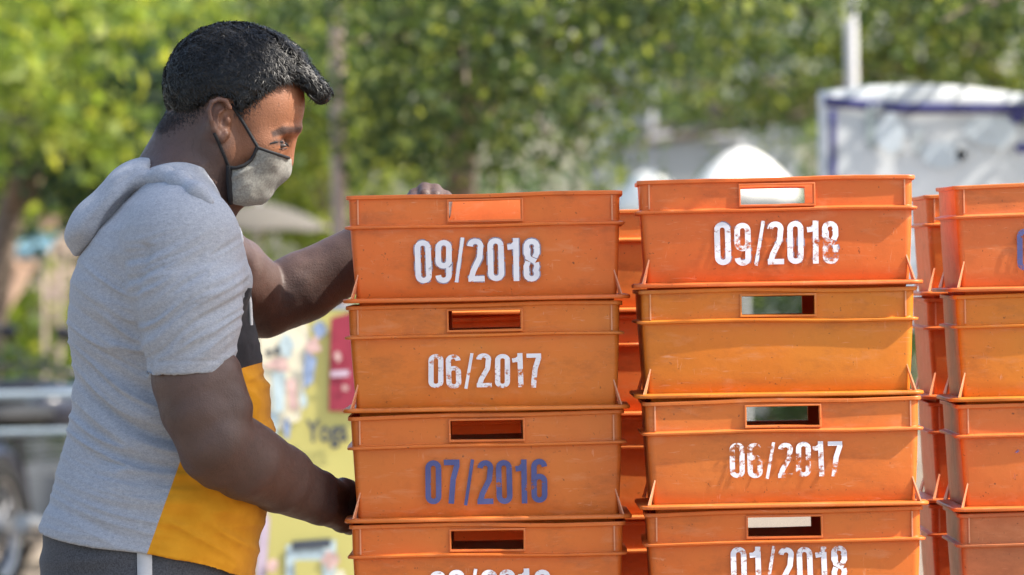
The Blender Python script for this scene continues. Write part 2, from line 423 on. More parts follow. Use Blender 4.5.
def arc(cx, cy_, rx_, ry_, a0, a1, n=10): return [(cx + rx_ * math.cos(R(a0 + (a1 - a0) * k / n)), cy_ + ry_ * math.sin(R(a0 + (a1 - a0) * k / n))) for k in range(n + 1)]
SW = .125                                   # stroke of the condensed stencil figures, one unit high
def glyph(c):
    w = .36; h = SW / 2; l, r_, t, b = h, w - h, 1 - h, h; cx = w / 2; q = (r_ - l) / 2
    if c == '0': return w, [arc(cx, t - q, q, q, 0, 180) + arc(cx, b + q, q, q, 180, 360) + [(r_, t - q)]]
    if c == '1': return .27, [[(.19, 0), (.19, 1)], [(.19 - h * .4, .86), (.10, .80), (.0, .79)]]
    if c == '2': return w, [arc(cx, t - q, q, q, 180, -20) + [(r_ - .03, .55), (l + .05, .24), (l, .06)], [(l - h, b), (w, b)]]
    if c == '6': return w, [[(r_, t - q)] + arc(cx, t - q, q, q, 0, 180)[1:] + arc(cx, b + q, q, q, 180, 360) + arc(cx, .60 - q, q, q, 0, 160)]
    if c == '7': return w, [[(0, t), (w - .01, t)], [(r_, t - h * .8), (r_ - .10, .55), (l + .08, 0)]]
    if c == '8': return w, [arc(cx, t - q, q, q, -40, 220) + [(l + .03, .56), (r_ - .03, .46)], arc(cx, b + q, q, q, 140, 400) + [(r_, .36), (r_ - .02, .44)], [(l + .005, b + q), (l, .36), (l + .04, .47)], [(l, t - q), (l, .66), (l + .05, .56)], [(r_, t - q), (r_, .66), (r_ - .05, .56)]]
    if c == '9': return w, [[(x_, 1 - y_) for x_, y_ in [(w - p, y_) for p, y_ in glyph('6')[1][0]]]]
    if c == '/': return .22, [[(.03, -.02), (.19, 1.02)]]
    return .3, []
def ribbon(pts, sw):
    n = len(pts); L = []; P_ = [Vector((p[0], p[1])) for p in pts]
    P_ = [p for i, p in enumerate(P_) if i == 0 or (p - P_[i - 1]).length > 1e-4]; n = len(P_)
    for i in range(n):
        d = (P_[min(i + 1, n - 1)] - P_[max(i - 1, 0)]).normalized(); nn = Vector((-d.y, d.x)) * sw / 2; L += [P_[i] + nn, P_[i] - nn]
    return L, [(2 * i, 2 * i + 1, 2 * i + 3, 2 * i + 2) for i in range(n - 1)]
def text_mesh(txt, w, h, sw=1.0, seed=0, jitter=.02):
    """stencilled figures as flat strokes, w by h metres, centred, lying in x/z; each stroke a hair proud of the one before"""
    rr = random.Random(seed); v = []; f = []; x = 0.0; k_ = 0
    for c in txt:
        gw, st = glyph(c); a = rr.uniform(-1, 1) * jitter; dy = rr.uniform(-1, 1) * jitter
        for p in st:
            L, Fq = ribbon(p, SW * sw * (.6 if c == '/' else 1)); b = len(v); k_ += 1
            v += [(x + q.x - a * q.y, k_ % 4 * .00012, q.y + dy) for q in L]; f += [tuple(b + i for i in ff) for ff in Fq]
        x += gw + .075
    tw = x - .075
    return [((a / tw - .5) * w, -b, (c - .5) * h) for a, b, c in v], f
def font_mesh(txt, w, h, bold=.03):
    cu = bpy.data.curves.new('lettering', 'FONT'); cu.offset = bold; cu.resolution_u = 4; cu.body = txt
    ob = bpy.data.objects.new('lettering', cu); COL.objects.link(ob); dg = bpy.context.evaluated_depsgraph_get(); dg.update()
    me = bpy.data.meshes.new_from_object(ob.evaluated_get(dg)); A = np.array([q.co[:2] for q in me.vertices]); faces = [tuple(p.vertices) for p in me.polygons]
    lo, hi = A.min(0), A.max(0); A = (A - lo) / (hi - lo); bpy.data.objects.remove(ob); bpy.data.curves.remove(cu); bpy.data.meshes.remove(me)
    return [((u - .5) * w, 0.0, (v_ - .5) * h) for u, v_ in A], faces

ORANGE = (.84, .25, .045, 1)
def tint(r, g_, b_): return (r * .88, g_ * 1.0, b_ * 1.0, 1)
def place_crate(x, y, z, rz, color, label, group, variant, date=None):
    k = variant % len(protos)
    if not used[k]: e = protos[k]; used[k] = True
    else: e = copy_tree(protos[k])
    e.location = (x, y + CDP / 2, z); e.rotation_euler = (0, 0, rz)
    tag(e, label, 'crate', group)
    for ch in e.children_recursive: ch.color = color
    if date:
        txt, cpx, w, hgt, zc, pc, wear, shade = date
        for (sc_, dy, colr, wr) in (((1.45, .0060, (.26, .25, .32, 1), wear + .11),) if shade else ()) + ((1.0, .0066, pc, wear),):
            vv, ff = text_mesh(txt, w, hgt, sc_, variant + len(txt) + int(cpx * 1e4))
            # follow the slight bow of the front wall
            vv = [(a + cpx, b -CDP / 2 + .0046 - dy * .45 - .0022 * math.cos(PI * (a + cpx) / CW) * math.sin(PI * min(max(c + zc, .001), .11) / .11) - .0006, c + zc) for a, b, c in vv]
            me = bpy.data.meshes.new('printed_date'); me.from_pydata(vv, [], ff); me.materials.append(M_PRINT)
            t = bpy.data.objects.new('printed_date', me); COL.objects.link(t); t.parent = e; t.color = colr; t['wear'] = wr
    return e
WHITE = (.74, .73, .76, 1); BLUE = (.075, .085, .22, 1)
STK = 'orange crates in the stacks'
LOW = 'orange crate in the lower part of a stack, under the dated ones'
def stack(px_left, y, ztop, spec, n_low=5, seed=0, drift=1.0):
    rr = random.Random(seed); s = FPX / (CD + y)
    z = ztop - CH
    for i, (dx, rz, color, label, var, date) in enumerate(spec):
        cx = at(px_left + dx, 287.5, y)[0] + CW / 2
        place_crate(cx, y + rr.uniform(-.004, .004), z, R(rz), color, label, STK, var, date); z -= CH
    while z > -.02:
        place_crate(cx + rr.uniform(-.004, .004), y + rr.uniform(-.004, .004), max(z, 0), R(rr.uniform(-.8, .8)), ORANGE, LOW, 'low crates of the stacks', rr.randrange(4)); z -= CH
def dt(txt, pxl, pxr, pyt, pyb, centre_px, s, zref_py, color, wear, shade=False):
    """the print measured on the crate: centre offset, width, height, height above the crate's foot"""
    return (txt, ((pxl + pxr) / 2 - centre_px) / s, (pxr - pxl) / s, (pyb - pyt) / s, (zref_py - (pyt + pyb) / 2) / s, color, wear, shade)
S0 = FPX / CD; S1 = FPX / (CD - .05)
Z_LEFT = 9 * CH
stack(349.5, 0, Z_LEFT, [
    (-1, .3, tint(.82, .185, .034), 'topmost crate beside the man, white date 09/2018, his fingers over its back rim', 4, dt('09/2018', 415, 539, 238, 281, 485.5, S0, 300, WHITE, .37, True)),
    (-2, -.4, tint(.80, .215, .032), 'crate with faded white date 06/2017, second from top beside the man', 1, dt('06/2017', 429, 543, 353, 387, 486.5, S0, 410, WHITE, .445)),
    (-3.5, .5, tint(.77, .190, .033), 'crate with dark blue date 07/2016 near the man\'s wrist', 2, dt('07/2016', 425, 547, 460, 504, 487.5, S0, 521, BLUE, .39)),
    (-3.5, -.2, tint(.80, .185, .030), 'crate cut off by the photo\'s lower edge, under the one dated 07/2016', 3, dt('06/2018', 430, 551, 570, 608, 489, S0, 631, WHITE, .45)),
], seed=1)
Z_MID = at(777, 175, -.05)[2]
stack(641.5, -.05, Z_MID, [
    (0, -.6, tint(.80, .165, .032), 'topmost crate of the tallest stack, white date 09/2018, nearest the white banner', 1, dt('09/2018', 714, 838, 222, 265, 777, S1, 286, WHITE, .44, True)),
    (-2.5, .4, tint(.76, .215, .020), 'undated plain orange crate between two dated ones in the tallest stack', 3, None),
    (.5, .2, tint(.78, .190, .034), 'crate with heavily worn white date 06/2017 below the undated crate', 0, dt('06/2017', 730, 843, 445, 480, 784, S1, 510, WHITE, .48)),
    (1, -.3, tint(.78, .180, .030), 'crate with white date 01/2018, lowest in view of the tallest stack', 2, dt('01/2018', 731, 847, 550, 591, 785, S1, 621, WHITE, .45)),
], seed=2)
Z_RIGHT = at(1081, 179.5, 0)[2]
stack(954, 0, Z_RIGHT, [
    (0, .6, tint(.76, .185, .045), 'reddish topmost crate of the stack at the photo\'s right edge', 2, dt('09/2018', 1016, 1138, 230, 272, 1091, S0, 292, BLUE, .44)),
    (1.5, -.5, tint(.80, .235, .025), 'yellowish orange crate, second from top at the photo\'s right edge', 0, None),
    (1, .3, tint(.77, .190, .040), 'orange crate with a faded blue smudge, third from top at right edge', 1, dt('06/2017', 1010, 1122, 448, 486, 1096, S0, 511, BLUE, .56)),
    (1.5, -.4, tint(.62, .185, .070), 'dull faded crate lowest in view at the photo\'s right edge', 3, None),
], seed=3)
YB = .486; S2 = FPX / (CD + YB)
BK = [('behind the gap between the two dated stacks', [(.84, .24, .05), (.84, .22, .05), (.82, .23, .05), (.80, .22, .05), (.80, .21, .04)]),
      ('in the narrow gap before the right-edge stack', [(.80, .20, .035), (.72, .17, .035), (.70, .16, .04), (.70, .16, .035), (.7, .16, .04)])]
ORD = ['topmost back-row crate ', 'second back-row crate from top ', 'third back-row crate from top ', 'fourth back-row crate from top ', 'lowest back-row crate in view ']
for (where, cols), pxl, ztop, sd in ((BK[0], 400, at(630, 208, YB)[2], 4), (BK[1], 926, at(932, 191.5, YB)[2], 5)):
    stack(pxl + (32 if sd == 4 else 0), YB, ztop, [(random.Random(sd * 10 + i).uniform(-2, 2), random.Random(i + sd).uniform(-.6, .6), tint(*cols[i]), ORD[i] + where, i + sd, None) for i in range(5)], seed=sd)
# ------------------------------------------------------------------ the man: shapes as distance fields, surfaced on a grid
def smin(a, b, k):
    if k <= 0: return np.minimum(a, b)
    h = np.clip(.5 + .5 * (b - a) / k, 0, 1); return b + (a - b) * h - k * h * (1 - h)
class Field:
    def __init__(s): s.p = []
    def add(s, fn, lo, hi, op='u', k=.01): s.p.append((fn, np.array(lo, float), np.array(hi, float), op, k)); return s
    def cone(s, a, b, ra, rb, k=.01, op='u', sc=None):
        a = np.array(a, float); b = np.array(b, float); ba = b - a; L2 = max(1e-9, float(ba @ ba)); m = max(ra, rb)
        def fn(X, Y, Z):
            t = np.clip(((X - a[0]) * ba[0] + (Y - a[1]) * ba[1] + (Z - a[2]) * ba[2]) / L2, 0, 1)
            return np.sqrt((X - a[0] - t * ba[0]) ** 2 + (Y - a[1] - t * ba[1]) ** 2 + (Z - a[2] - t * ba[2]) ** 2) - (ra + (rb - ra) * t)
        return s.add(fn, np.minimum(a, b) - m, np.maximum(a, b) + m, op, k)
    def chain(s, pts, k=.01):
        for (p, r), (q, r2) in zip(pts[:-1], pts[1:]): s.cone(p, q, r, r2, k)
        return s
    def ell(s, c, r, k=.01, op='u', rot=0.0, yaw=0.0):   # rot: nose-down pitch in the x/z plane
        c = np.array(c, float); r = np.array(r, float); ca, sa = math.cos(rot), math.sin(rot); cb, sb = math.cos(yaw), math.sin(yaw)
        def fn(X, Y, Z):
            x0 = X - c[0]; y0 = Y - c[1]; z0 = Z - c[2]
            x1 = cb * x0 + sb * y0; y1 = -sb * x0 + cb * y0
            u = (ca * x1 - sa * z0) / r[0]; w = (sa * x1 + ca * z0) / r[2]; v = y1 / r[1]
            k0 = np.sqrt(u * u + v * v + w * w); k1 = np.sqrt((u / r[0]) ** 2 + (v / r[1]) ** 2 + (w / r[2]) ** 2) + 1e-9
            return k0 * (k0 - 1) / k1
        m = r.max(); return s.add(fn, c - m, c + m, op, k)
    def pts(s, P):
        X, Y, Z = P[:, 0], P[:, 1], P[:, 2]; f = np.full(len(P), .2)
        for fn, lo, hi, op, k in s.p: f = s.comb(f, fn(X, Y, Z), op, k)
        return f
    @staticmethod
    def comb(f, d, op, k):
        if op == 'u': return smin(f, d, k)
        if op == 's': return -smin(-f, d, k)
        return -smin(-f, -d, k)
    def grid(s, gx, gy, gz):
        F = np.full((len(gx), len(gy), len(gz)), .2, np.float32)
        for fn, lo, hi, op, k in s.p:
            m = .03 + k
            sl = tuple(slice(max(0, int(np.searchsorted(g_, lo[i] - m)) - 1), int(np.searchsorted(g_, hi[i] + m)) + 1) for i, g_ in enumerate((gx, gy, gz))) if op != 'i' else (slice(None),) * 3
            X, Y, Z = np.meshgrid(gx[sl[0]], gy[sl[1]], gz[sl[2]], indexing='ij')
            if X.size == 0: continue
            F[sl] = s.comb(F[sl], fn(X, Y, Z), op, k)
        return F
def surface(F, gx, gy, gz):
    I = F < 0
    n = [d - 1 for d in F.shape]
    cnt = np.zeros(n, np.uint8)
    for a in (0, 1):
        for b in (0, 1):
            for c in (0, 1): cnt += I[a:a + n[0], b:b + n[1], c:c + n[2]]
    act = (cnt > 0) & (cnt < 8)
    i, j, k = np.nonzero(act); N = len(i); ids = np.full(n, -1, np.int64); ids[act] = np.arange(N)
    acc = np.zeros((N, 3)); w = np.zeros(N); G = (gx, gy, gz)
    for ax in range(3):
        for a in (0, 1):
            for b in (0, 1):
                off = [0, 0, 0]; o1, o2 = [q for q in range(3) if q != ax]; off[o1] = a; off[o2] = b
                A = [i + off[0], j + off[1], k + off[2]]; B = list(A); B[ax] = A[ax] + 1
                fa = F[A[0], A[1], A[2]].astype(float); fb = F[B[0], B[1], B[2]].astype(float)
                m = (fa < 0) != (fb < 0); t = np.where(m, fa / np.where(m, fa - fb, 1), 0)
                for q in range(3):
                    pa = G[q][A[q]]; pb = G[q][B[q]]; acc[:, q] += np.where(m, pa + (pb - pa) * t, 0)
                w += m
    P = acc / w[:, None]; faces = []
    for ax in range(3):
        o1, o2 = (ax + 1) % 3, (ax + 2) % 3
        sl0 = [slice(None)] * 3; sl1 = [slice(None)] * 3
        sl0[ax] = slice(0, -1); sl1[ax] = slice(1, None)
        ed = I[tuple(sl0)] != I[tuple(sl1)]; flip = I[tuple(sl0)]
        e = np.array(np.nonzero(ed)); fl = flip[ed]
        ok = (e[o1] > 0) & (e[o2] > 0) & (e[o1] < F.shape[o1] - 1) & (e[o2] < F.shape[o2] - 1); e = e[:, ok]; fl = fl[ok]
        q = []
        for (d1, d2) in ((-1, -1), (0, -1), (0, 0), (-1, 0)):
            ee = e.copy(); ee[o1] += d1; ee[o2] += d2; q.append(ids[ee[0], ee[1], ee[2]])
        q = np.stack(q, 1); q[~fl] = q[~fl][:, ::-1]; faces.append(q)
    return P, np.concatenate(faces)
def axis(*segs):
    """grid line positions: (start, step), ..., end"""
    out = []
    for (a, st), nx in zip(segs[:-1], segs[1:]):
        b = nx[0] if isinstance(nx, tuple) else nx
        n = max(1, int(round((b - a) / st))); out.append(np.linspace(a, b, n, endpoint=False))
    out.append([segs[-1]]); return np.concatenate(out)
def normals(P, Fc):
    nrm = np.zeros_like(P); a = np.cross(P[Fc[:, 2]] - P[Fc[:, 0]], P[Fc[:, 3]] - P[Fc[:, 1]])
    for q in range(4): np.add.at(nrm, Fc[:, q], a)
    return nrm / (np.linalg.norm(nrm, axis=1)[:, None] + 1e-12)
def vnoise(u, v, seed=0):
    """smooth value noise in the plane, -1..1"""
    r = np.random.default_rng(seed); T = r.uniform(-1, 1, (256, 256))
    iu = np.floor(u).astype(int); iv = np.floor(v).astype(int); fu = u - iu; fv = v - iv
    fu = fu * fu * (3 - 2 * fu); fv = fv * fv * (3 - 2 * fv)
    a = T[iu % 256, iv % 256]; b = T[(iu + 1) % 256, iv % 256]; c = T[iu % 256, (iv + 1) % 256]; d = T[(iu + 1) % 256, (iv + 1) % 256]
    return (a * (1 - fu) + b * fu) * (1 - fv) + (c * (1 - fu) + d * fu) * fv
def sstep(a, b, x):
    t = np.clip((x - a) / (b - a), 0, 1); return t * t * (3 - 2 * t)
YM = .05; SM = FPX / (CD + YM)              # the man's middle plane and its scale
def m(px, py, dy=0.0):                      # a point of the middle plane, moved sideways by dy
    x, y, z = at(px, py, YM); return (x, y + dy, z)
def mpx(P):                                 # where the camera-side half of a left-right symmetric shape shows
    return show(P[:, 0], YM - np.abs(P[:, 1] - YM), P[:, 2])
def mm(px, py, dy):                         # a paired feature, set where its camera-side one shows
    x, y, z = at(px, py, YM - abs(dy)); return (x, YM + dy, z)
def polydist(poly, u, v):
    """signed distance to a polygon, negative inside"""
    poly = np.array(poly, float); d = np.full(np.shape(u), 1e9); ins = np.zeros(np.shape(u), bool)
    for (x0, y0), (x1, y1) in zip(poly, np.roll(poly, -1, 0)):
        ex, ey = x1 - x0, y1 - y0; t = np.clip(((u - x0) * ex + (v - y0) * ey) / (ex * ex + ey * ey), 0, 1)
        d = np.minimum(d, (u - x0 - t * ex) ** 2 + (v - y0 - t * ey) ** 2)
        c = ((y0 > v) != (y1 > v)) & (u < ex * (v - y0) / (ey if abs(ey) > 1e-9 else 1e-9) + x0); ins ^= c
    d = np.sqrt(d); return np.where(ins, -d, d)
def poly_cut(poly):
    def fn(X, Y, Z):
        a, b = show(X, YM - np.abs(Y - YM), Z); return (polydist(poly, a, b) / SM).astype(np.float32)
    return fn
def px(n): return n / SM

def head_shapes(F, grow=0.0):
    F.ell(m(236, 90), (px(66) + grow, .0745 + grow, px(58) + grow), .02, rot=R(14))
    F.ell(m(258, 128), (px(38) + grow, .064 + grow, px(52) + grow), .03, rot=R(18))      # face
    F.ell(m(273, 104), (px(26) + grow, .058 + grow, px(28) + grow), .02)                 # forehead
    for s in (-1, 1): F.cone(mm(224, 148, s * .052), mm(252, 186, s * .016), .019 + grow, .015 + grow, .02)        # jaw
    F.ell(m(250, 184), (px(16) + grow, .026 + grow, px(15) + grow), .02)                 # chin
    F.ell(m(265, 170), (px(17) + grow, .034 + grow, px(18) + grow), .02)                 # mouth
    for s in (-1, 1): F.ell(mm(262, 147, s * .046), (px(17) + grow, .016 + grow, px(13) + grow), .02)   # cheekbones
    return F
EAR = [(230, 108), (226, 101), (219, 99), (212, 102), (209, 110), (211, 120), (214, 129), (218, 136), (222, 138), (226, 134)]
def body_field():
    F = Field(); head_shapes(F)
    for s in (-1, 1):
        F.cone(mm(296, 128, s * .010), mm(283, 130, s * .044), .008, .007, .010)         # brow
        F.ell(mm(286, 143, s * .036), (.012, .012, .008), .010, 's')                     # eye socket
        F.ell(mm(275, 143.5, s * .036), (.0150, .0125, .0105), .004)                     # lid over the eyeball
    F.cone(m(290, 136), m(286, 162), .0085, .0115, .01)                                  # nose
    F.cone(m(278, 168, -.013), m(278, 168, .013), .009, .009, .008)
    for s in (-1, 1):                                                                    # ears
        yy = s * .0765; ex = lambda a: yy + s * (.004 + (.005 if a[0] < 217 else 0) + (.001 if a[1] < 125 else -.003))
        F.ell(mm(220, 118, yy - s * .004), (px(10), .006, px(18)), .005, rot=R(6), yaw=s * R(-14))
        for a, b in zip(EAR[:-1], EAR[1:]): F.cone(mm(*a, ex(a)), mm(*b, ex(b)), .0036, .0036, .002)
        F.cone(mm(224, 109, yy + s * .001), mm(219, 113, yy + s * .004), .0022, .0026, .002); F.cone(mm(219, 113, yy + s * .004), mm(218, 126, yy + s * .003), .0026, .0022, .002)
        F.ell(mm(222.5, 121, yy + s * .006), (px(4.5), .0095, px(8)), .002, 's'); F.ell(mm(214.5, 113, yy + s * .008), (px(2.2), .005, px(8)), .002, 's')
        F.ell(mm(228, 120, yy - s * .001), (px(3), .004, px(4)), .003)
        F.cone(mm(217, 136, yy - s * .022), m(208, 215, s * .028), .013, .012, .03)      # neck muscle
    F.cone(m(206, 128), m(174, 222), .059, .071, .03)
    F.cone(m(182, 150), m(150, 225), .045, .07, .03)
    F.cone(m(236, 175), m(212, 210), .03, .03, .03)                                       # throat
    for s in (-1, 1): F.cone(m(176, 185, s * .05), m(178, 228, s * .15), .04, .05, .03)
    torso(F, .88)
    # near arm
    NA = [((183, 245, -.125), .060), ((190, 330, -.132), .054), ((193, 378, -.138), .0595), ((200, 408, -.140), .0575), ((215, 438, -.136), .0575)]
    F.chain([(at(*p), r) for p, r in NA], .006)
    F.cone(at(226, 372, -.150), at(236, 405, -.150), .020, .022, .03)                     # biceps
    FA = [((215, 438, -.136), .0575), ((244, 461, -.090), .0570), ((279, 480, -.010), .0470)]
    F.chain([(at(*p), r) for p, r in FA], .006)
    for c0, c1, c2 in ((476, 489, 494), (485, 506, 518)):                                 # the wrist is broader than it is thick
        F.chain([(at(*p), r) for p, r in (((279, c0, -.010), .042), ((320, c1, .085), .0275), ((341, c2, .165), .0190))], .008)
    F.cone(at(250, 440, -.10), at(296, 464, .01), .016, .012, .03)                        # the long muscle along the forearm
    F.cone(at(204, 462, -.13), at(214, 470, -.12), .026, .026, .02)                       # elbow point
    hand(F, at(344, 505, .170), (.06, .99, -.08), (.02, .10, 1.0), (1, 0, 0), bend=(.10, .2, .2), s=1.0)
    # far arm
    FB = [((178, 234, .20), .060), ((232, 275, .315), .060), ((264, 303, .375), .054)]
    F.chain([(at(*p), r) for p, r in FB], .006)
    FC = [((264, 303, .375), .054), ((303, 287, .385), .0555), ((345, 264, .385), .048), ((392, 224, .375), .033)]
    F.chain([(at(*p), r) for p, r in FC], .006)
    wr = np.array(at(392, 224, .375))
    palm_hand(F, wr)
    # legs and feet inside the trousers and shoes
    for yy, xo in ((-.05, 0), (.15, .03)):
        F.cone((-.55, yy * .75 + .012, .86), (-.535 + xo, yy, .48), .070, .05, .02); F.cone((-.535 + xo, yy, .48), (-.57 + xo, yy, .09), .048, .035, .03)
        F.cone((-.575 + xo, yy, .05), (-.42 + xo, yy, .045), .035, .028, .03)
    F.ell((-.555, .05, .93), (.11, .10, .10), .02)
    return F
TOR = [(178, 148, 205, .075), (190, 136, 213, .10), (205, 118, 222, .145), (230, 95, 233, .175), (255, 80, 242, .181), (280, 71, 248, .178), (310, 67, 253, .170), (340, 67, 258, .162),
       (370, 71, 264, .155), (400, 71, 270, .150), (430, 68, 273, .148), (460, 61, 273, .150), (490, 51, 271, .155), (510, 44, 268, .158), (530, 38, 264, .161), (580, 36, 256, .162), (640, 45, 250, .158)]
TZ = np.array([m((a[1] + a[2]) / 2, a[0])[2] for a in TOR])[::-1]
TB = np.array([m(a[1], a[0])[0] for a in TOR])[::-1]; TF = np.array([m(a[2], a[0])[0] for a in TOR])[::-1]; TW = np.array([a[3] for a in TOR])[::-1]
def torso(F, sc=1.0, k=.03, zlo=None, grow=0.0):
    def fn(X, Y, Z):
        b = np.interp(Z, TZ, TB); f = np.interp(Z, TZ, TF); w = np.interp(Z, TZ, TW) * sc + grow
        cx = (b + f) / 2; a = (f - b) / 2 * sc + grow
        e = 2.35; q = (np.abs((X - cx) / a) ** e + np.abs((Y - YM) / w) ** e) ** (1 / e)
        d = (q - 1) * np.minimum(a, w) * .9
        return np.maximum(d, np.maximum(Z - TZ[-1], TZ[0] - Z))
    return F.add(fn, (TB.min() - .02, YM - .2, TZ[0]), (TF.max() + .02, YM + .2, TZ[-1]), 'u', k)
def hand(F, wrist, along, across, palm_n, bend, s=1.0):
    """an open hand: palm, four unequal fingers with knuckle bends, and a thumb from the side of the palm"""
    w = Vector(wrist); A = Vector(along).normalized(); N = Vector(palm_n); N = (N - A * N.dot(A)).normalized(); C = A.cross(N)
    if C.dot(Vector(across)) < 0: C = -C
    for off in (-.030, -.010, .010, .030):
        F.cone(w + A * .0 + C * off * .85, w + A * .088 + C * off, .0165, .0135, .012)
    for i, (off, L) in enumerate(((.030, .072), (.0105, .080), (-.009, .074), (-.028, .058))):
        p = w + A * (.092 - abs(off) * .15) + C * off; d = A.copy(); ang = 0
        for j, (fr, b) in enumerate(zip((.44, .31, .25), bend)):
            ang += b; d = (A * math.cos(ang) + N * math.sin(ang) + C * off * .8).normalized()
            q = p + d * L * fr; F.cone(p, q, (.0095, .0088, .0080)[j] * s, (.0090, .0082, .0068)[j] * s, .003); p = q
    p = w + A * .030 + C * .004; q = p + (A * .95 + C * .10).normalized() * .040; r = q + (A * .97 + C * .08 + N * .1).normalized() * .032; t = r + (A * .97 + C * .0 + N * .2).normalized() * .026
    F.cone(p, q, .015, .0115, .01); F.cone(q, r, .0108, .0098, .003); F.cone(r, t, .0098, .0075, .003)
def palm_hand(F, wr):
    """the far hand behind the stack, fingers hooked over the back rim of the top crate"""
    w = Vector(wr); kn = [Vector((x, .333, z)) for x, z in ((-.150, 1.4710), (-.134, 1.4785), (-.117, 1.4770), (-.101, 1.4690))]
    for k_ in kn: F.cone(w + (k_ - w) * .15, k_, .016, .0125, .012)
    for k_, L, up in zip(kn, (.030, .036, .034, .026), (.008, .010, .009, .006)):
        a = k_ + Vector((.001, -.022, up)); b = a + Vector((.001, -.026, -.010)); c = b + Vector((0, -.010, -L * .75))
        F.cone(k_, a, .0105, .0098, .009); F.cone(a, b, .0095, .0090, .003); F.cone(b, c, .0088, .0070, .003)
    p = w + Vector((.030, -.005, .000)); q = p + Vector((.036, -.012, .010)); r = q + Vector((.030, -.004, .008))
    F.cone(p, q, .016, .012, .012); F.cone(q, r, .0115, .0085, .004)

person = empty('person', (-.54, YM, 0))
tag(person, 'man in grey hooded T-shirt and grey cotton mask reaching both arms round the crates', 'person')
PO = np.array((-.54, YM, 0.0))
gx = axis((-.80, .0045), (-.575, .0022), (-.30, .0045), -.06)
gy = axis((-.28, .0045), (-.05, .0022), (.15, .0045), .46)
gz = axis((-.01, .010), (.75, .0045), (1.44, .0022), 1.735)
BF = body_field()
P, Fc = surface(BF.grid(gx, gy, gz), gx, gy, gz)
u, v = mpx(P)
headm = sstep(1.44, 1.47, P[:, 2]) * (u < 320)
NB = normals(P, Fc); q1 = vnoise(P[:, 0] / .034 + P[:, 1] / .05, P[:, 2] / .034 - P[:, 1] / .04, 61) + .6 * vnoise(P[:, 0] / .017 + 9, P[:, 2] / .017 + P[:, 1] / .02, 62)
P = P + NB * (q1 * .0011 * (1 - headm) * (np.abs(P[:, 2] - 1.2) < .4) * (1 - np.clip((P[:, 0] + .30) / .05, 0, 1)))[:, None]
sun_warmth = .55 * headm * sstep(214, 246, u - .25 * np.maximum(v - 150, 0)) * sstep(70, 90, v) + .25 * headm * np.exp(-((u - 219) / 12) ** 2 - ((v - 118) / 20) ** 2)  # where the sunlit look of face and ear goes into the colour
beard = np.exp(-((u - 236) / 14) ** 2 - ((v - 135) / 16) ** 2) * .35
lash_shade = np.zeros(len(P)); side = np.abs(np.abs(P[:, 1] - YM) - .030) < .017
eyeline = 146.5 + .28 * (u - 277)
lash_shade = .9 * np.where(np.abs(P[:, 1] - YM) > .014, 1, 0) * np.exp(-((u - 280) / 8) ** 2 - ((v - 142) / 3.2) ** 2)  # lashes and the shadow round the eye, darkened in the skin colour
brow = polydist([(271, 132), (282, 126.5), (302, 127), (303, 133), (288, 133.5), (273, 137)], u, v)
browm = np.where(np.abs(P[:, 1] - YM) > .008, 1, 0) * (1 - sstep(-1.5, 1.8, brow)) * (headm > .5) * .95
BP = P.copy(); BN = normals(P, Fc)
body = np_mesh('body', P - PO, Fc, M_SKIN, person, True, {'sun_warmth': np.clip(sun_warmth, 0, 1), 'dark': np.clip(beard * headm + lash_shade + browm, 0, 1)})

# shirt
SF = Field(); torso(SF, 1.0, .0)
SLV = [((183, 243, -.118), .075), ((187, 296, -.130), .0755), ((189, 340, -.134), .0640), ((190, 392, -.138), .0625)]
def cut_plane(p, nrm):
    p = np.array(p, float); nrm = np.array(nrm, float); nrm /= np.linalg.norm(nrm)
    return lambda X, Y, Z: (X - p[0]) * nrm[0] + (Y - p[1]) * nrm[1] + (Z - p[2]) * nrm[2]
def nested(F, sub, lo, hi, k):
    def fn(X, Y, Z):
        f = np.full(X.shape, .2)
        for g_, l_, h_, op, kk in sub.p: f = sub.comb(f, g_(X, Y, Z), op, kk)
        return f
    return F.add(fn, lo, hi, 'u', k)
big_lo, big_hi = (-2, -2, -2), (2, 2, 3)
NS = Field(); NS.chain([(at(*p), r) for p, r in SLV], .035)
NS.add(cut_plane(at(191, 373, -.136), (.03, .02, -1.0)), big_lo, big_hi, 'i', 0.0)
NS.cone(at(190, 352, -.135), at(191, 410, -.139), .0590, .0600, .0, 's')
nested(SF, NS, (-.62, -.24, 1.17), (-.34, .0, 1.5), .022)
SF.cone(m(178, 190, -.04), at(183, 238, -.11), .05, .075, .04); SF.cone(m(178, 190, .04), at(178, 232, .20), .05, .07, .04)
FS = Field(); FS.cone(at(178, 234, .20), at(243, 285, .322), .072, .0665, .03)
FS.add(cut_plane(at(207, 257, .255), np.array(at(264, 303, .355)) - np.array(at(178, 234, .20))), big_lo, big_hi, 'i', 0.0)
FS.cone(at(198, 250, .24), at(252, 292, .335), .0625, .0625, 0, 's')
nested(SF, FS, (-.60, .1, 1.22), (-.32, .42, 1.5), .03)
SF.cone(at(205, 250, -.06), at(222, 280, -.05), .05, .042, .04)                                   # chest
HEMZ = lambda X: CZ + (287.5 - (518.5 + (X * SM + 512 - 38) * .250 + 5 * np.sin((X * SM + 512) / 37.0))) / SM
SF.add(lambda X, Y, Z: HEMZ(X) + (Y - YM) * -.0 - Z, (-.8, -.2, .8), (-.3, .3, 1.0), 'i', 0.0)
SF.p[-1] = (lambda X, Y, Z: np.maximum(Z - HEMZ(X), -.5), np.array((-.8, -.25, .8)), np.array((-.25, .3, 1.05)), 's', 0.0)
SF.cone(m(204, 135), m(178, 212), .066, .0735, .006, 's')
sx = axis((-.80, .0032), -.34); sy_ = axis((-.245, .0034), .37); sz = axis((.88, .0032), 1.53)
P, Fc = surface(SF.grid(sx, sy_, sz), sx, sy_, sz)
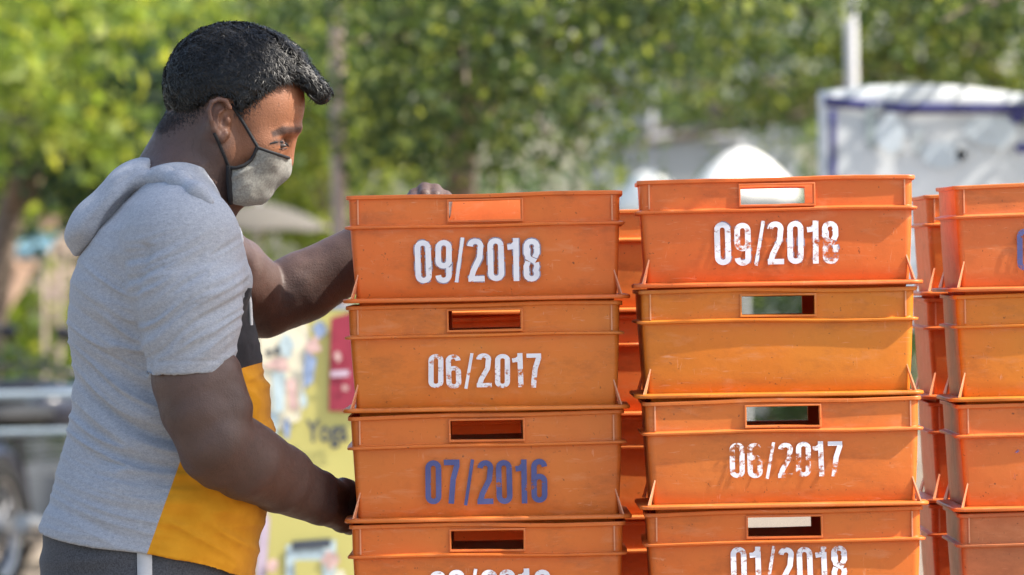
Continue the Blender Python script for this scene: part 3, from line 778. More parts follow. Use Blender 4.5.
N = normals(P, Fc)
uu, vv = show(P[:, 0], P[:, 1], P[:, 2])
u, v = mpx(P)
TF_ = Field(); torso(TF_, 1.0, 0); SVF = Field(); SVF.chain([(at(*p), r) for p, r in SLV], .02)
slv = 1 - sstep(-.012, .012, SVF.pts(P) - TF_.pts(P)); slv *= (P[:, 1] < -.03)
def ridge(n): return 1 - np.abs(n) * 2
def folds(u, v):
    U = u - 66; k = 1 - .62 * sstep(430, 525, v)
    t = v - (1.0 * U - .0040 * U * U) * k
    w1 = vnoise(U / 60, t / 40, 5) * 7
    a = ridge(vnoise((t + w1) / 14.0, U / 110 + 3, 1)); b = ridge(vnoise((t + w1 * 1.4) / 6.5 + 9, U / 55, 2))
    return np.sign(a) * np.abs(a) ** 1.4 * .62 + b * .12
def sfolds(u, v):
    U = u - 150; t = v + .42 * U + .0016 * U * U
    w1 = vnoise(U / 45, t / 35, 6) * 8
    return ridge(vnoise((t + w1) / 12.5, U / 70 + 1, 3)) * .6 + ridge(vnoise((t + w1) / 7 + 4, U / 40, 4)) * .35
amp_t = .0125 * (.35 + .65 * sstep(68, 100, u)) * sstep(225, 330, v) * (.55 + .45 * sstep(60, 100, 280 - u)) * (1 - .5 * sstep(475, 520, v))
yelm = sstep(0, 20, u - (180 + (462 - v) * .33))
hgt = (1 - slv) * (folds(u, v) - .45) * amp_t * (1 - .45 * yelm) + slv * (sfolds(uu, vv) - .45) * .0058 * sstep(215, 260, vv) * (1 - .6 * sstep(352, 366, vv))
big = (1 - slv) * (vnoise(u / 55, v / 45, 8) * .004 + yelm * (ridge(vnoise((v - .55 * u) / 19, (u + v) / 70, 18)) - .5) * .0036) * sstep(300, 380, v)
crease = -.006 * np.exp(-((uu - np.interp(vv, [255, 300, 340, 372], [146, 133, 138, 147])) / 5.0) ** 2) * ((vv > 245) & (vv < 376) & (P[:, 1] < 0))
hem2 = .0012 * np.exp(-((v - (521 + (u - 38) * .235 + 5 * np.sin(u / 37))) / 2.5) ** 2) + slv * .0014 * np.exp(-((vv - 361) / 1.2) ** 2) * -1
P = P + N * (hgt + big + crease + hem2)[:, None]
line = u - (180 + (462 - v) * .36)
yellow = np.minimum(np.minimum(line, (v - (366 - .3 * (u - 250)))), 300.0) * (1 - slv) - slv
black = np.where(slv > .5, -1, np.minimum.reduce([u - 224 - .05 * (v - 283), v - 288, 366 - .3 * (u - 250) - v]))
shirt = np_mesh('hooded_shirt', P - PO, Fc, M_SHIRT, person, True, {'yellow': yellow / 30, 'black': black / 30})
def near_y(Fd, u_, v_, lo=-.4, hi=.1, n=400):
    """the camera-side surface of a field at a picture position"""
    ys = np.linspace(lo, hi, n); Q = np.stack(at(u_, v_, ys), 1)
    d = Fd.pts(Q); k_ = np.nonzero(d < 0)[0]; return Vector(Q[k_[0]]) if len(k_) else None
# hood folded down at the back of the neck, and the collar
HF = Field()
HF.ell(m(112, 203), (px(56), .118, px(23)), .02, rot=R(-47)); HF.ell(m(90, 229), (px(27), .105, px(19)), .03, rot=R(-50)); HF.ell(m(136, 178), (px(24), .09, px(11)), .03, rot=R(-32))
for s in (-1, 1):
    for pts_, lift in ((((98, 226, .013), (112, 207, .0135), (128, 193, .0135), (146, 180, .0125), (164, 177, .0115), (180, 182, .0105), (196, 192, .009), (208, 202, .0075)), -.002),):
        ch_ = []
        for a_, b_, r_h in pts_:
            w_ = near_y(SF, a_, b_)
            if w_ is None: continue
            lf = lift - .005 * max(0, (a_ - 180) / 28)
            ch_.append(((w_.x, w_.y - lf if s < 0 else 2 * YM - w_.y + lf, w_.z), r_h))
        HF.chain(ch_, .024)
for s in (-1, 1):
    cl = [((149, 164), .0), ((151, 170), .045), ((172, 184), .074), ((198, 200), .072), ((214, 210), .050)]
    for (a, ya), (b, yb) in zip(cl[:-1], cl[1:]): HF.cone(m(*a, s * ya), m(*b, s * yb), .0125, .0125, .008)
HF.cone(m(204, 135), m(178, 212), .0655, .072, .004, 's')
hx_ = axis((-.70, .003), -.36); hy_ = axis((-.24, .003), .34); hz_ = axis((1.36, .003), 1.545)
P, Fc = surface(HF.grid(hx_, hy_, hz_), hx_, hy_, hz_); N = normals(P, Fc); u, v = mpx(P)
t = (u - 66) * .74 + (v - 166) * .67; al = (u - 66) * -.67 + (v - 166) * .74
hd = (ridge(vnoise(t / 17 + vnoise(al / 40, t / 40, 3) * .5, al / 160, 9)) - .45) * .0045 * (u < 150) + vnoise(u / 30, v / 30, 12) * .002
P = P + N * hd[:, None]
hood = np_mesh('hood', P - PO, Fc, M_SHIRT, shirt, True, {'yellow': np.full(len(P), -1.0), 'black': np.full(len(P), -1.0)})
cd = MB(); cd.tube([Vector(m(241, 262, -.03)) - Vector(PO), Vector(m(248, 283, -.045)) - Vector(PO), Vector(m(252, 302, -.05)) - Vector(PO), Vector(m(253, 325, -.05)) - Vector(PO)], .0026, 8)
cd.build('drawcord', M_CORD, shirt)
# trousers
TR = Field(); torso(TR, .95, .0)
TR.add(lambda X, Y, Z: Z - (HEMZ(X) + .03), (-.8, -.2, 0), (-.2, .3, 1.2), 'i', 0.0)
TR.ell((-.56, .05, .90), (.15, .13, .12), .02)
for yy, xo in ((-.05, 0), (.15, .03)):
    TR.cone((-.555, yy * .75 + .012, .86), (-.53 + xo, yy, .48), .094, .078, .02); TR.cone((-.53 + xo, yy, .48), (-.565 + xo, yy, .11), .082, .066, .03)
tx = axis((-.78, .006), -.36); ty = axis((-.19, .006), .28); tz = axis((.02, .008), (.80, .004), 1.06)
P, Fc = surface(TR.grid(tx, ty, tz), tx, ty, tz); N = normals(P, Fc); u, v = mpx(P)
P = P + N * (vnoise(u / 30, v / 14, 15) * .003)[:, None]
trousers = np_mesh('trousers', P - PO, Fc, M_TROUSER, person)
st = MB(); rows = [(p_, q_) for p_, q_ in zip(np.linspace(144.5, 146, 14), np.linspace(549, 640, 14))]
vsx = []
for (a, b) in rows:
    for w in (-7.5, 0, 7.5):
        q = near_y(TR, a + w, b); vsx.append((q if q else V(a + w, b, -.12)) + Vector((0, -.0028, 0)) - Vector(PO))
st.add(vsx, [(r * 3 + c, r * 3 + c + 1, r * 3 + c + 4, r * 3 + c + 3) for r in range(len(rows) - 1) for c in range(2)])
so = st.build('side_stripe', simple('grey_white_tape', (.42, .43, .45), .85, .2, .1, 60), trousers, 60); sm = so.modifiers.new('thick', 'SOLIDIFY'); sm.thickness = .0015
for yy, xo in ((-.05, 0), (.15, .03)):
    sh = MB(); prof = [(.0, .004), (.042, .004), (.046, .02), (.040, .045), (.030, .075), (.0, .08)]
    sh.lathe([(max(r, 1e-3), z) for r, z in prof], (-.57 + xo - PO[0], yy - YM, 0), 16)
    sh.ball((-.49 + xo - PO[0], yy - YM, .036), (.10, .045, .036)); sh.build('shoe', M_TRIM, person)

# face mask
MK = Field(); head_shapes(MK, .0035)
MK.cone(m(282, 153), m(280, 167), .0105, .0125, .02); MK.cone(m(280, 166), m(256, 190), .0135, .014, .02); MK.cone(m(256, 190), m(236, 193), .014, .012, .02)
for s in (-1, 1): MK.cone(mm(263, 160, s * .036), mm(248, 185, s * .030), .020, .022, .03); MK.cone(mm(238, 172, s * .056), mm(236, 192, s * .045), .012, .012, .03)
MASKPOLY = [(296, 158), (288, 157.5), (277, 153.5), (266, 150), (258, 147), (255.5, 152), (252, 159), (245, 165), (236, 167.5), (229, 167), (228, 180), (229, 192), (229.5, 204.5), (242, 206), (262, 205), (280, 190), (300, 172)]
MK.add(poly_cut(MASKPOLY), (-.6, -.1, 1.4), (-.25, .2, 1.6), 'i', .001)
kx = axis((-.47, .0019), -.30); ky = axis((-.06, .0019), .16); kz = axis((1.43, .0019), 1.56)
P, Fc = surface(MK.grid(kx, ky, kz), kx, ky, kz); N = normals(P, Fc); u, v = mpx(P)
P = P + N * ((ridge(vnoise((v + .5 * u) / 13, u / 30, 31)) - .5) * .0022 + vnoise(u / 9, v / 9, 33) * .0008)[:, None]
mask = np_mesh('face_mask', P - PO, Fc, M_MASK, person)
MKW = Field(); head_shapes(MKW, .0035); MKW.p += MK.p[len(MKW.p):-1]
def strap(pts, r, name, parent, Fd, lift=.0008, both=True):
    mb = MB(); q = []
    for (a, b), (c, d) in zip(pts[:-1], pts[1:]):
        for t in np.linspace(0, 1, 6)[:-1]: q.append((a + (c - a) * t, b + (d - b) * t))
    q.append(pts[-1]); W = []
    for a, b in q:
        w = near_y(Fd, a, b, -.12, .10, 500)
        if w: W.append(w - Vector((0, lift, 0)))
    if len(W) > 2:
        W = [W[0]] + [(W[i - 1] + W[i] * 2 + W[i + 1]) / 4 for i in range(1, len(W) - 1)] + [W[-1]]
        mb.tube([w - Vector(PO) for w in W], r, 8)
        m2 = MB(); m2.tube([Vector((w.x, 2 * YM - w.y, w.z)) - Vector(PO) for w in W], r, 8); m2.build(name, M_TRIM, parent)
    return mb.build(name, M_TRIM, parent)
strap([(289, 158), (277, 154), (266, 150.5), (258, 147.5)], .0024, 'edge_binding', mask, MKW)
strap([(257, 147.5), (254.5, 154), (251, 160), (245, 165), (236, 168), (229, 167.5)], .0026, 'edge_binding', mask, MKW)
strap([(229, 166), (229, 180), (230, 192), (231, 202)], .0046, 'edge_binding', mask, MKW)
strap([(231, 104), (238, 114), (246, 127), (253, 139), (258, 147.5)], .0026, 'ear_strap', mask, BF)
strap([(214, 133), (219, 143), (224, 155), (229, 168)], .0026, 'ear_strap', mask, BF)
# eye slit and white
M_EYEW = simple('eye_white', (.06, .045, .04), .4, .35); M_IRIS = simple('dark_iris', (.012, .008, .007), .15, .6)
for s_ in (-1, 1):
    def lid(pts, lift):
        q = [near_y(BF, a, b, -.12, .10, 600) for a, b in pts]; q = [w - Vector((0, lift, 0)) for w in q if w]
        return [Vector((w.x, w.y if s_ < 0 else 2 * YM - w.y, w.z)) - Vector(PO) for w in q]
    c_ = lid([(280.5, 145.6)], -.0012)[0]; ey = MB(); ey.ball(c_, (.0088, .0030, .0033), 14, 8); eo = ey.build('eye', M_EYEW, person)
    c_ = lid([(281.5, 145.6)], -.0002)[0]; ir = MB(); ir.ball(c_, (.0050, .0028, .0036), 12, 8); ir.build('iris', M_IRIS, eo)
    up = MB(); up.tube(lid([(270, 143.6), (275, 142.2), (281, 141.8), (287, 144.4), (289, 146.4)], .0006), [.0008, .0017, .0021, .0017, .0008], 8); up.build('upper_lashes', M_TRIM, eo)
    lo2 = MB(); lo2.tube(lid([(273, 147.2), (280, 149.2), (287, 148.4)], .0002), [.0005, .0009, .0006], 6); lo2.build('lower_lashes', M_TRIM, eo)

# hair
HR = Field()
HR.ell(m(236, 89), (px(66) + .011, .0745 + .009, px(58) + .013), .02, rot=R(14)); HR.ell(m(268, 88), (px(30) + .006, .060, px(34) + .006), .025)
for a, b, r in (((262, 52), (288, 66), 16), ((284, 66), (302, 79), 12), ((298, 78), (312, 88), 9.5), ((307, 85), (319, 92), 8), ((302, 88), (312, 97), 6)):
    for yy in (-.030, .0, .030): HR.cone(m(*a, yy), m(*b, yy * .9), px(r), px(r * .9), .012)
HAIRPOLY = [(160, 130), (150, 80), (180, 10), (260, 5), (335, 60), (336, 108), (318, 106), (306, 93), (297, 83), (285, 80), (275, 86), (261, 97), (249, 107), (242, 115), (236, 112), (231, 101), (222, 97), (212, 98), (205, 103), (194, 112), (180, 121), (167, 127)]
HR.add(poly_cut(HAIRPOLY), (-.6, -.1, 1.4), (-.2, .2, 1.8), 'i', .003)
rx = axis((-.56, .0026), -.255); ry = axis((-.065, .0026), .165); rz_ = axis((1.55, .0026), 1.76)
P, Fc = surface(HR.grid(rx, ry, rz_), rx, ry, rz_); N = normals(P, Fc); u, v = mpx(P)
curl = sstep(235, 300, u) * sstep(130, 70, v)
ang = np.arctan2(P[:, 1] - YM, .05) * 60
dsp = vnoise(u / 3.2 + ang / 3, v / 3.2, 41) * .0016 + vnoise(u / 7 + ang / 5, v / 7 + ang / 9, 42) * .0022 + curl * vnoise(u / 8 + ang / 4, v / 7 + ang / 6, 43) * .0066
edge_fade = np.clip(-polydist(HAIRPOLY, u, v) / 11, 0, 1)
dsp = dsp * (.62 + .38 * curl)
P = P + N * (dsp * (.4 + .6 * edge_fade) - (1 - edge_fade) ** 1.5 * .0050)[:, None]
hair = np_mesh('hair', P - PO, Fc, M_HAIR, person)
def hair_strands(P, N, n, seed):
    r = np.random.default_rng(seed); k_ = r.choice(len(P), n); p = P[k_]; nn = N[k_]; u, v = mpx(p)
    cm = sstep(240, 300, u) * sstep(125, 75, v)
    flow = np.stack([.5 + .5 * cm, .35 * np.sign(p[:, 1] - YM) * (1 - cm), -.45 - .2 * cm], 1) + r.normal(0, .42, (n, 3))
    flow -= nn * np.sum(flow * nn, 1)[:, None]; flow /= np.linalg.norm(flow, axis=1)[:, None] + 1e-9
    L = (.0042 + .0052 * r.random(n)) * (1 + 1.6 * cm) ; w = .00055 + .0004 * r.random(n)
    side_ = np.cross(flow, nn); d0 = nn * .55 + flow * .75; d1 = nn * (.15 - .5 * cm[:, None]) + flow * .9
    a = p - nn * .001; b = a + d0 * (L * .55)[:, None]; c = b + d1 * (L * .5)[:, None]
    vs = np.stack([a - side_ * w[:, None], a + side_ * w[:, None], b - side_ * w[:, None] * .8, b + side_ * w[:, None] * .8, c - side_ * w[:, None] * .2, c + side_ * w[:, None] * .2], 1).reshape(-1, 3)
    base = np.arange(n)[:, None] * 6
    f = np.concatenate([base + [0, 1, 3, 2], base + [2, 3, 5, 4]]); return vs, f
vs_, fs_ = hair_strands(P, N, 30000, 5)
np_mesh('strands', vs_ - PO, fs_, M_HAIR, hair, False)
lk = MB(); r_ = random.Random(12); cand = np.nonzero((sstep(246, 296, u) * sstep(128, 84, v) > .45))[0]
for _ in range(150):                        # curled wet-looking locks over the forehead
    i = int(cand[r_.randrange(len(cand))]); p0 = Vector(P[i]) - Vector(PO); n0 = Vector(N[i]); fw = Vector((.8, r_.uniform(-.5, .5), -.35)); fw = (fw - n0 * fw.dot(n0)).normalized(); sd = n0.cross(fw)
    L = r_.uniform(.012, .024); cu_ = r_.uniform(.6, 1.5) * r_.choice((-1, 1)); pts = []
    for k in range(6):
        t = k / 5; pts.append(p0 + fw * L * t + n0 * (.0045 * math.sin(PI * t) - .001) + sd * L * .35 * math.sin(cu_ * t * 3))
    rr_ = r_.uniform(.0011, .0019); lk.tube(pts, [rr_ * .9, rr_, rr_, rr_ * .9, rr_ * .7, rr_ * .2], 5)
lo_ = lk.build('curled_locks', M_HAIR, hair, 60); lo_['kind'] = 'stuff'
ub, vb = mpx(BP); pd = polydist(HAIRPOLY, ub, vb); fuzz = np.nonzero((pd > -13) & (pd < 9) & (BP[:, 2] > 1.47) & (ub < 262) & (vb > 80) & ~((ub > 206) & (ub < 234)))[0]
fz = rng.choice(fuzz, 6500, p=(np.exp(-np.maximum(pd[fuzz], 0) / 3.2) / np.exp(-np.maximum(pd[fuzz], 0) / 3.2).sum()))
fd = np.stack([.35 + 0 * fz, .0 * fz, -.8 + 0 * fz], 1) + rng.normal(0, .35, (len(fz), 3)); fn_ = BN[fz]; fd -= fn_ * np.sum(fd * fn_, 1)[:, None]; fd /= np.linalg.norm(fd, axis=1)[:, None]
fs2 = np.cross(fd, fn_) * .00035; pa = BP[fz] - fn_ * .0004; pb = pa + fd * .0042 + fn_ * .0016
np_mesh('stubble', np.stack([pa - fs2, pa + fs2, pb + fs2 * .3, pb - fs2 * .3], 1).reshape(-1, 3) - PO, np.arange(len(fz))[:, None] * 4 + [0, 1, 2, 3], M_HAIR, hair, False)

# ------------------------------------------------------------------ leaves, trees, bushes
def leaf_cloud(clumps, n, size, seed, tint_bias=0.0, droop=.3):
    """many small bent leaves spread through clumps ((x,y,z),(rx,ry,rz),weight)"""
    r = np.random.default_rng(seed); w = np.array([c[2] for c in clumps], float); w /= w.sum()
    k_ = r.choice(len(clumps), n, p=w); C = np.array([c[0] for c in clumps]); RR = np.array([c[1] for c in clumps])
    d = r.normal(size=(n, 3)); d /= np.linalg.norm(d, axis=1)[:, None]; q = r.random(n) ** .45
    p = C[k_] + d * q[:, None] * RR[k_]
    # sprays: leaves gather along short twigs, which leaves gaps
    tw = r.normal(size=(n // 14 + 1, 3)) * .16; ct = p[np.arange(n) // 14 * 14 % n]; tdir = tw[np.arange(n) // 14]
    p = ct + tdir * r.uniform(-1, 1, n)[:, None] * (size / .07) + r.normal(0, size * .45, (n, 3))
    a = r.normal(size=(n, 3)); a[:, 2] -= droop; a /= np.linalg.norm(a, axis=1)[:, None]
    b = np.cross(a, r.normal(size=(n, 3))); b /= np.linalg.norm(b, axis=1)[:, None]; c = np.cross(a, b)
    L = size * r.uniform(.6, 1.35, n)[:, None]; W = L * .26
    vs = np.stack([p, p + a * L * .5 + b * W + c * W * .4, p + a * L, p + a * L * .5 - b * W + c * W * .4], 1).reshape(-1, 3)
    f = (np.arange(n)[:, None] * 4 + [0, 1, 2, 3])
    ct_ = r.random(len(clumps))[k_]
    tn = np.clip(r.normal(.45, .20, n) + (ct_ - .5) * .75 + tint_bias, 0, 1)
    return vs, f, np.repeat(tn, 4)
SUNNY = []
def tree(name, label, base, clumps, n, size, mat, seed, bark=None, r0=.10, lean=(0, 0), group='trees in the background', tint_bias=0.0, hub=None):
    bx, by = base[0], deep(base[1]); e = empty(name, (bx, by, 0)); tag(e, label, 'tree', group)
    rr = random.Random(seed); t = MB(); B = Vector((bx, by, 0))
    hub = Vector((hub[0], deep(hub[1]), hub[2])) if hub else Vector((bx + lean[0], by + lean[1], 1.9))
    mid = hub * .5 + Vector((bx, by, -.0)) * .5 + Vector((rr.uniform(-.08, .08), 0, 0))
    t.tube([p - B for p in (Vector((bx, by, -.05)), Vector((bx, by, .25)) + (mid - B) * .2, mid, hub)], [r0 * 1.35, r0 * 1.05, r0 * .85, r0 * .7], 12)
    tr = t.build('trunk', bark or M_BARK, e)
    for (c, rad, w) in clumps:
        c = Vector(c); l = MB(); k_ = (hub + c) / 2 + Vector((rr.uniform(-.15, .15), rr.uniform(-.15, .15), rr.uniform(.0, .25)))
        l.tube([p - B for p in (hub - (hub - mid) * .1, k_, c)], [r0 * .45, r0 * .28, r0 * .1], 8)
        for _ in range(3):
            q = c + Vector((rr.uniform(-1, 1) * rad[0], rr.uniform(-1, 1) * rad[1], rr.uniform(-1, 1) * rad[2])) * .8
            l.tube([p - B for p in (k_, (k_ + q) / 2 + Vector((0, 0, .08)), q)], [r0 * .22, r0 * .14, r0 * .05], 6)
        l.build('limb', bark or M_BARK, tr)
    vs, f, tn = leaf_cloud(clumps, n, size, seed, tint_bias)
    if name == 'added_shade_tree':                # leaves dropped from the added tree so sun reaches face and far arm
        d = np.array(SUN_DIR); keep = np.ones(len(f), bool); c4 = vs.reshape(-1, 4, 3).mean(1)
        for p, r_ in SUNNY: q = c4 - np.array(p); q = q - (q @ d)[:, None] * d; keep &= np.linalg.norm(q, axis=1) > r_
        f = f[keep]
    np_mesh('crown', vs - np.array((bx, by, 0)), f, mat, e, False, {'tint': tn}); return e
def clump(px_, py_, y, rx, ry, rz, w=None):
    """radii in metres; placed by where it shows"""
    return (at(px_, py_, y), (rx, ry, rz), w if w else rx * ry * rz)
# feathery tree above the crates: its low boughs fill the top middle
tree('feathery_tree', 'fine-leaved green tree whose low boughs hang over the orange stacks', (-.3, 8.6),
     [clump(400, 10, 5.4, .55, .6, .40), clump(500, 60, 5.6, .6, .6, .45), clump(590, 10, 5.8, .65, .6, .35), clump(440, 130, 6.0, .45, .5, .25), clump(545, 140, 6.2, .35, .5, .16), clump(680, 20, 6.0, .55, .6, .22), clump(500, -60, 5.8, 1.2, .9, .4), clump(395, 90, 6.0, .35, .5, .4), clump(620, 90, 6.4, .35, .5, .2), clump(770, -5, 6.0, .45, .5, .16)],
     14500, .052, M_LEAF_F, 1, r0=.11, hub=(-.2, 6.8, 2.2))
tree('rain_tree', 'small-leaved bough hanging in at the photo\'s upper right corner', (4.3, 4.6),
     [clump(990, 5, 4.0, .30, .4, .14), clump(930, -15, 4.1, .30, .4, .14), clump(1040, 40, 4.0, .10, .3, .12), clump(880, -30, 4.2, .4, .4, .10), clump(1100, 0, 4.0, .4, .4, .3)],
     2600, .040, M_LEAF_F, 31, r0=.09, hub=(3.9, 4.5, 2.7))
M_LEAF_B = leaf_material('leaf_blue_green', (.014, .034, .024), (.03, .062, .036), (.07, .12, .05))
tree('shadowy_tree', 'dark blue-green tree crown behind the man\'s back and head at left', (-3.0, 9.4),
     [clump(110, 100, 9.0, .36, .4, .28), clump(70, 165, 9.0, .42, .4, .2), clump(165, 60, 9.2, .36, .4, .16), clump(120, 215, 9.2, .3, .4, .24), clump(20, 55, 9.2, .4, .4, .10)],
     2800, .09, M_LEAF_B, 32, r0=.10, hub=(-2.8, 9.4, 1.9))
tree('bushy_tree', 'bright yellow-green tree standing behind the man\'s head', (-3.6, 11.5),
     [clump(60, 30, 10.6, .9, .8, .6), clump(150, 80, 11, .9, .8, .6), clump(30, 130, 11, .8, .8, .5), clump(250, 20, 11.5, .9, .8, .5), clump(120, -50, 11, 1.6, 1, .5), clump(110, 170, 11.8, .7, .7, .4)],
     7000, .12, M_LEAF, 2, r0=.16, hub=(-3.3, 11.5, 2.3), tint_bias=.05)
tree('broadleaf_tree', 'dark green broad tree beyond the white banner', (4.2, 13),
     [clump(760, 40, 12, .9, .9, .7), clump(860, 60, 12.4, .9, .9, .7), clump(960, 30, 12, 1.0, .9, .6), clump(1040, 70, 12, .8, .8, .6), clump(610, 150, 13, .35, .6, .4), clump(690, 105, 13, .45, .6, .2), clump(820, 120, 13.5, .6, .7, .35), clump(880, -40, 12, 2.0, 1, .6)],
     8000, .10, M_LEAF, 3, r0=.17, hub=(3.9, 12.8, 2.4), tint_bias=.02)
tree('yellowing_tree', 'yellow-green leafed tree at the photo\'s left edge above the blue awning', (-4.6, 10.2),
     [clump(20, 70, 8.2, .45, .5, .14), clump(75, 130, 8.3, .40, .5, .10), clump(40, 20, 8.4, .6, .5, .16), clump(10, 190, 9.8, .4, .5, .2), clump(140, 20, 9.8, .5, .5, .2), clump(-60, 90, 9.8, .6, .5, .6)],
     5200, .10, M_LEAF_Y, 14, r0=.07, hub=(-4.0, 10.2, 2.2), tint_bias=.12)
tree('slender_tree', 'thin young tree with pale yellow leaves between man and crates', (-1.25, 12.5),
     [clump(320, 60, 12.2, .5, .5, .6), clump(300, 150, 12.4, .5, .5, .5), clump(370, 150, 12.6, .5, .5, .4), clump(285, 225, 12.6, .45, .4, .35), clump(330, 215, 12.6, .4, .4, .3)],
     5200, .085, M_LEAF_Y, 4, r0=.06, hub=(-1.2, 12.5, 1.7), tint_bias=.1)
def bush(name, label, px_, y, w, h, n, size, mat, seed, group='shrubs along the far edge'):
    x = at(px_, 287.5, y)[0]; y = deep(y); e = empty(name, (x, y, 0)); tag(e, label, 'shrub', group); rr = random.Random(seed)
    cl = [((x + rr.uniform(-.6, .6) * w, y + rr.uniform(-.3, .3), h * rr.uniform(.25, .85)), (w * .38, .4, h * .26), 1) for _ in range(8)]
    vs, f, tn = leaf_cloud(cl, n, size, seed, .08); np_mesh('foliage', vs - np.array((x, y, 0)), f, mat, e, False, {'tint': tn})
    s = MB()
    for c in cl: s.tube([(0, 0, 0), Vector((c[0][0] - x, c[0][1] - y, c[0][2])) * .6 + Vector((0, 0, .1)), (c[0][0] - x, c[0][1] - y, c[0][2])], [.018, .012, .005], 6)
    s.build('stems', M_BARK, e); return e
OV = Vector(SUN_DIR) * 2.45                 # unseen boughs added overhead to shade the man's shirt and near arm
def over(x, y, z, r, k=1.0, w=1.0): q = Vector((x, y, z)) + OV * k; return (tuple(q), (r, r, r), w * r * r)
SUNNY += [((-.35, .06, 1.56), .10), ((-.40, .09, 1.60), .08), ((-.31, .38, 1.36), .15), ((-.36, .37, 1.32), .10)]
tree('added_shade_tree', 'tree out of the picture whose boughs overhead shade the man\'s shirt', (2.9, -.9),
     [over(-.44, .0, 1.10, .21), over(-.56, -.05, 1.03, .22), over(-.50, -.20, 1.36, .13), over(-.44, -.20, 1.25, .15), over(-.58, -.17, 1.40, .11, 1.05), over(-.66, -.03, 1.34, .11, 1.1), over(-.60, .02, .85, .25), over(-.30, -.16, 1.05, .20)],
     7500, .045, M_LEAF, 9, r0=.12, hub=(2.5, -.8, 3.3))
bush('shrub', 'yellow-green shrub behind the steel railing at the photo\'s left edge', 20, 11.0, 1.0, 1.35, 5200, .10, M_LEAF_Y, 21)
bush('shrub', 'leafy shrub mostly hidden by the man\'s back', 170, 12.0, 1.1, 1.5, 5000, .10, M_LEAF, 22)
bush('shrub', 'low shrub seen below the beige parasol beside the man\'s chest', 300, 13.5, .9, 1.35, 4600, .09, M_LEAF_Y, 23)
bush('shrub', 'shrub glimpsed through the crate handles', 790, 12.0, 1.2, 1.6, 4600, .10, M_LEAF_D, 24)
bush('shrub', 'dark low shrub behind the motorcycles in the photo\'s lower left corner', 15, 7.9, 1.2, .95, 6500, .06, M_LEAF_B, 25)  # added dark foliage, covers the bright sunlit ground in this corner
M_PLASTER = simple('pale_plaster', (.27, .29, .29), .9, .2, .12, 1.5, .2); M_TAN = simple('tan_plaster', (.50, .38, .29), .9, .2, .15, 1.5, .2); M_PANE = simple('dark_glass', (.05, .06, .07), .15, .6)
def house(label, pxl, pxr, y, mat, seed, h=4.6):
    x0_ = at(pxl, 287, y)[0]; x1_ = at(pxr, 287, y)[0]; w_ = x1_ - x0_; e = empty('house', ((x0_ + x1_) / 2, deep(y), 0)); tag(e, label, 'house', 'pale houses beyond the trees')
    b_ = MB(); b_.box((0, 1.5, h / 2), (w_, 3.0, h)); b_.build('wall', mat, e)
    r_ = MB(); r_.box((0, 1.5, h + .09), (w_ + .4, 3.4, .18)); r_.build('roof', M_POLE, e)
    n_ = max(1, int(w_ / 1.5))
    for fl_ in range(2):
        for i in range(n_):
            xx = -w_ / 2 + (i + .5) * w_ / n_; zz_ = 1.3 + fl_ * 2.0; f_ = MB()
            for sx_ in (-1, 1): f_.box((xx + sx_ * .42, -.03, zz_), (.06, .10, 1.06))
            for sz_ in (-1, 1): f_.box((xx, -.03, zz_ + sz_ * .50), (.78, .10, .06))
            wn_ = f_.build('window', M_WHITE, e); p_ = MB(); p_.box((xx, -.006, zz_), (.78, .01, .94)); p_.build('pane', M_PANE, wn_)
    return e
house('pale grey house glimpsed through the leaves above the tallest stack', 596, 800, 19.0, M_PLASTER, 1)
house('tan house glimpsed between the trees at the photo\'s left edge', -120, 120, 18.0, M_TAN, 2)
# far wood: one mass
cl = [((-16 + 2.0 * i + random.uniform(-.6, .6), deep(26) + random.uniform(-2, 3), random.uniform(1.0, 6.5)), (1.7, 1.4, 1.5), 1) for i in range(17) for _ in range(4)]
vs_, f_, tn = leaf_cloud(cl, 15000, .24, 77, -.02)
o = np_mesh('distant_woods', vs_, f_, M_LEAF_D, None, False, {'tint': tn}); tag(o, 'mass of dark green trees closing the view far behind', 'woods', kind='stuff')

# ------------------------------------------------------------------ street furniture and things behind
def pole(name, label, px_, y, r, mat, z1, cat='pole'):
    x, y, _ = at(px_, 100, y); e = empty(name, (x, y, 0)); tag(e, label, cat)
    a = MB(); a.tube([(0, 0, .0), (0, 0, .9), (0, 0, z1)], [r, r, r * .82], 16); a.build('shaft', mat, e)
    b = MB(); b.lathe([(r * 2.1, 0), (r * 2.1, .02), (r * 1.5, .05), (r * 1.12, .16)], (0, 0, .001), 16); b.build('base_collar', mat, e)
    c = MB(); c.tube([(0, 0, z1 - .06), (0, -.3, z1 + .22), (0, -.8, z1 + .30)], r * .5, 10); c.build('bracket_arm', mat, e)
    return e
pole('lamp_post', 'slim brownish metal pole right of the man\'s forehead, rising out of the picture', 338, 6.2, .034, M_POLE, 5.2)
pole('lamp_post', 'thin white pole rising behind the top edge of the white banner', 852, 7.0, .031, M_WHITE, 5.2)

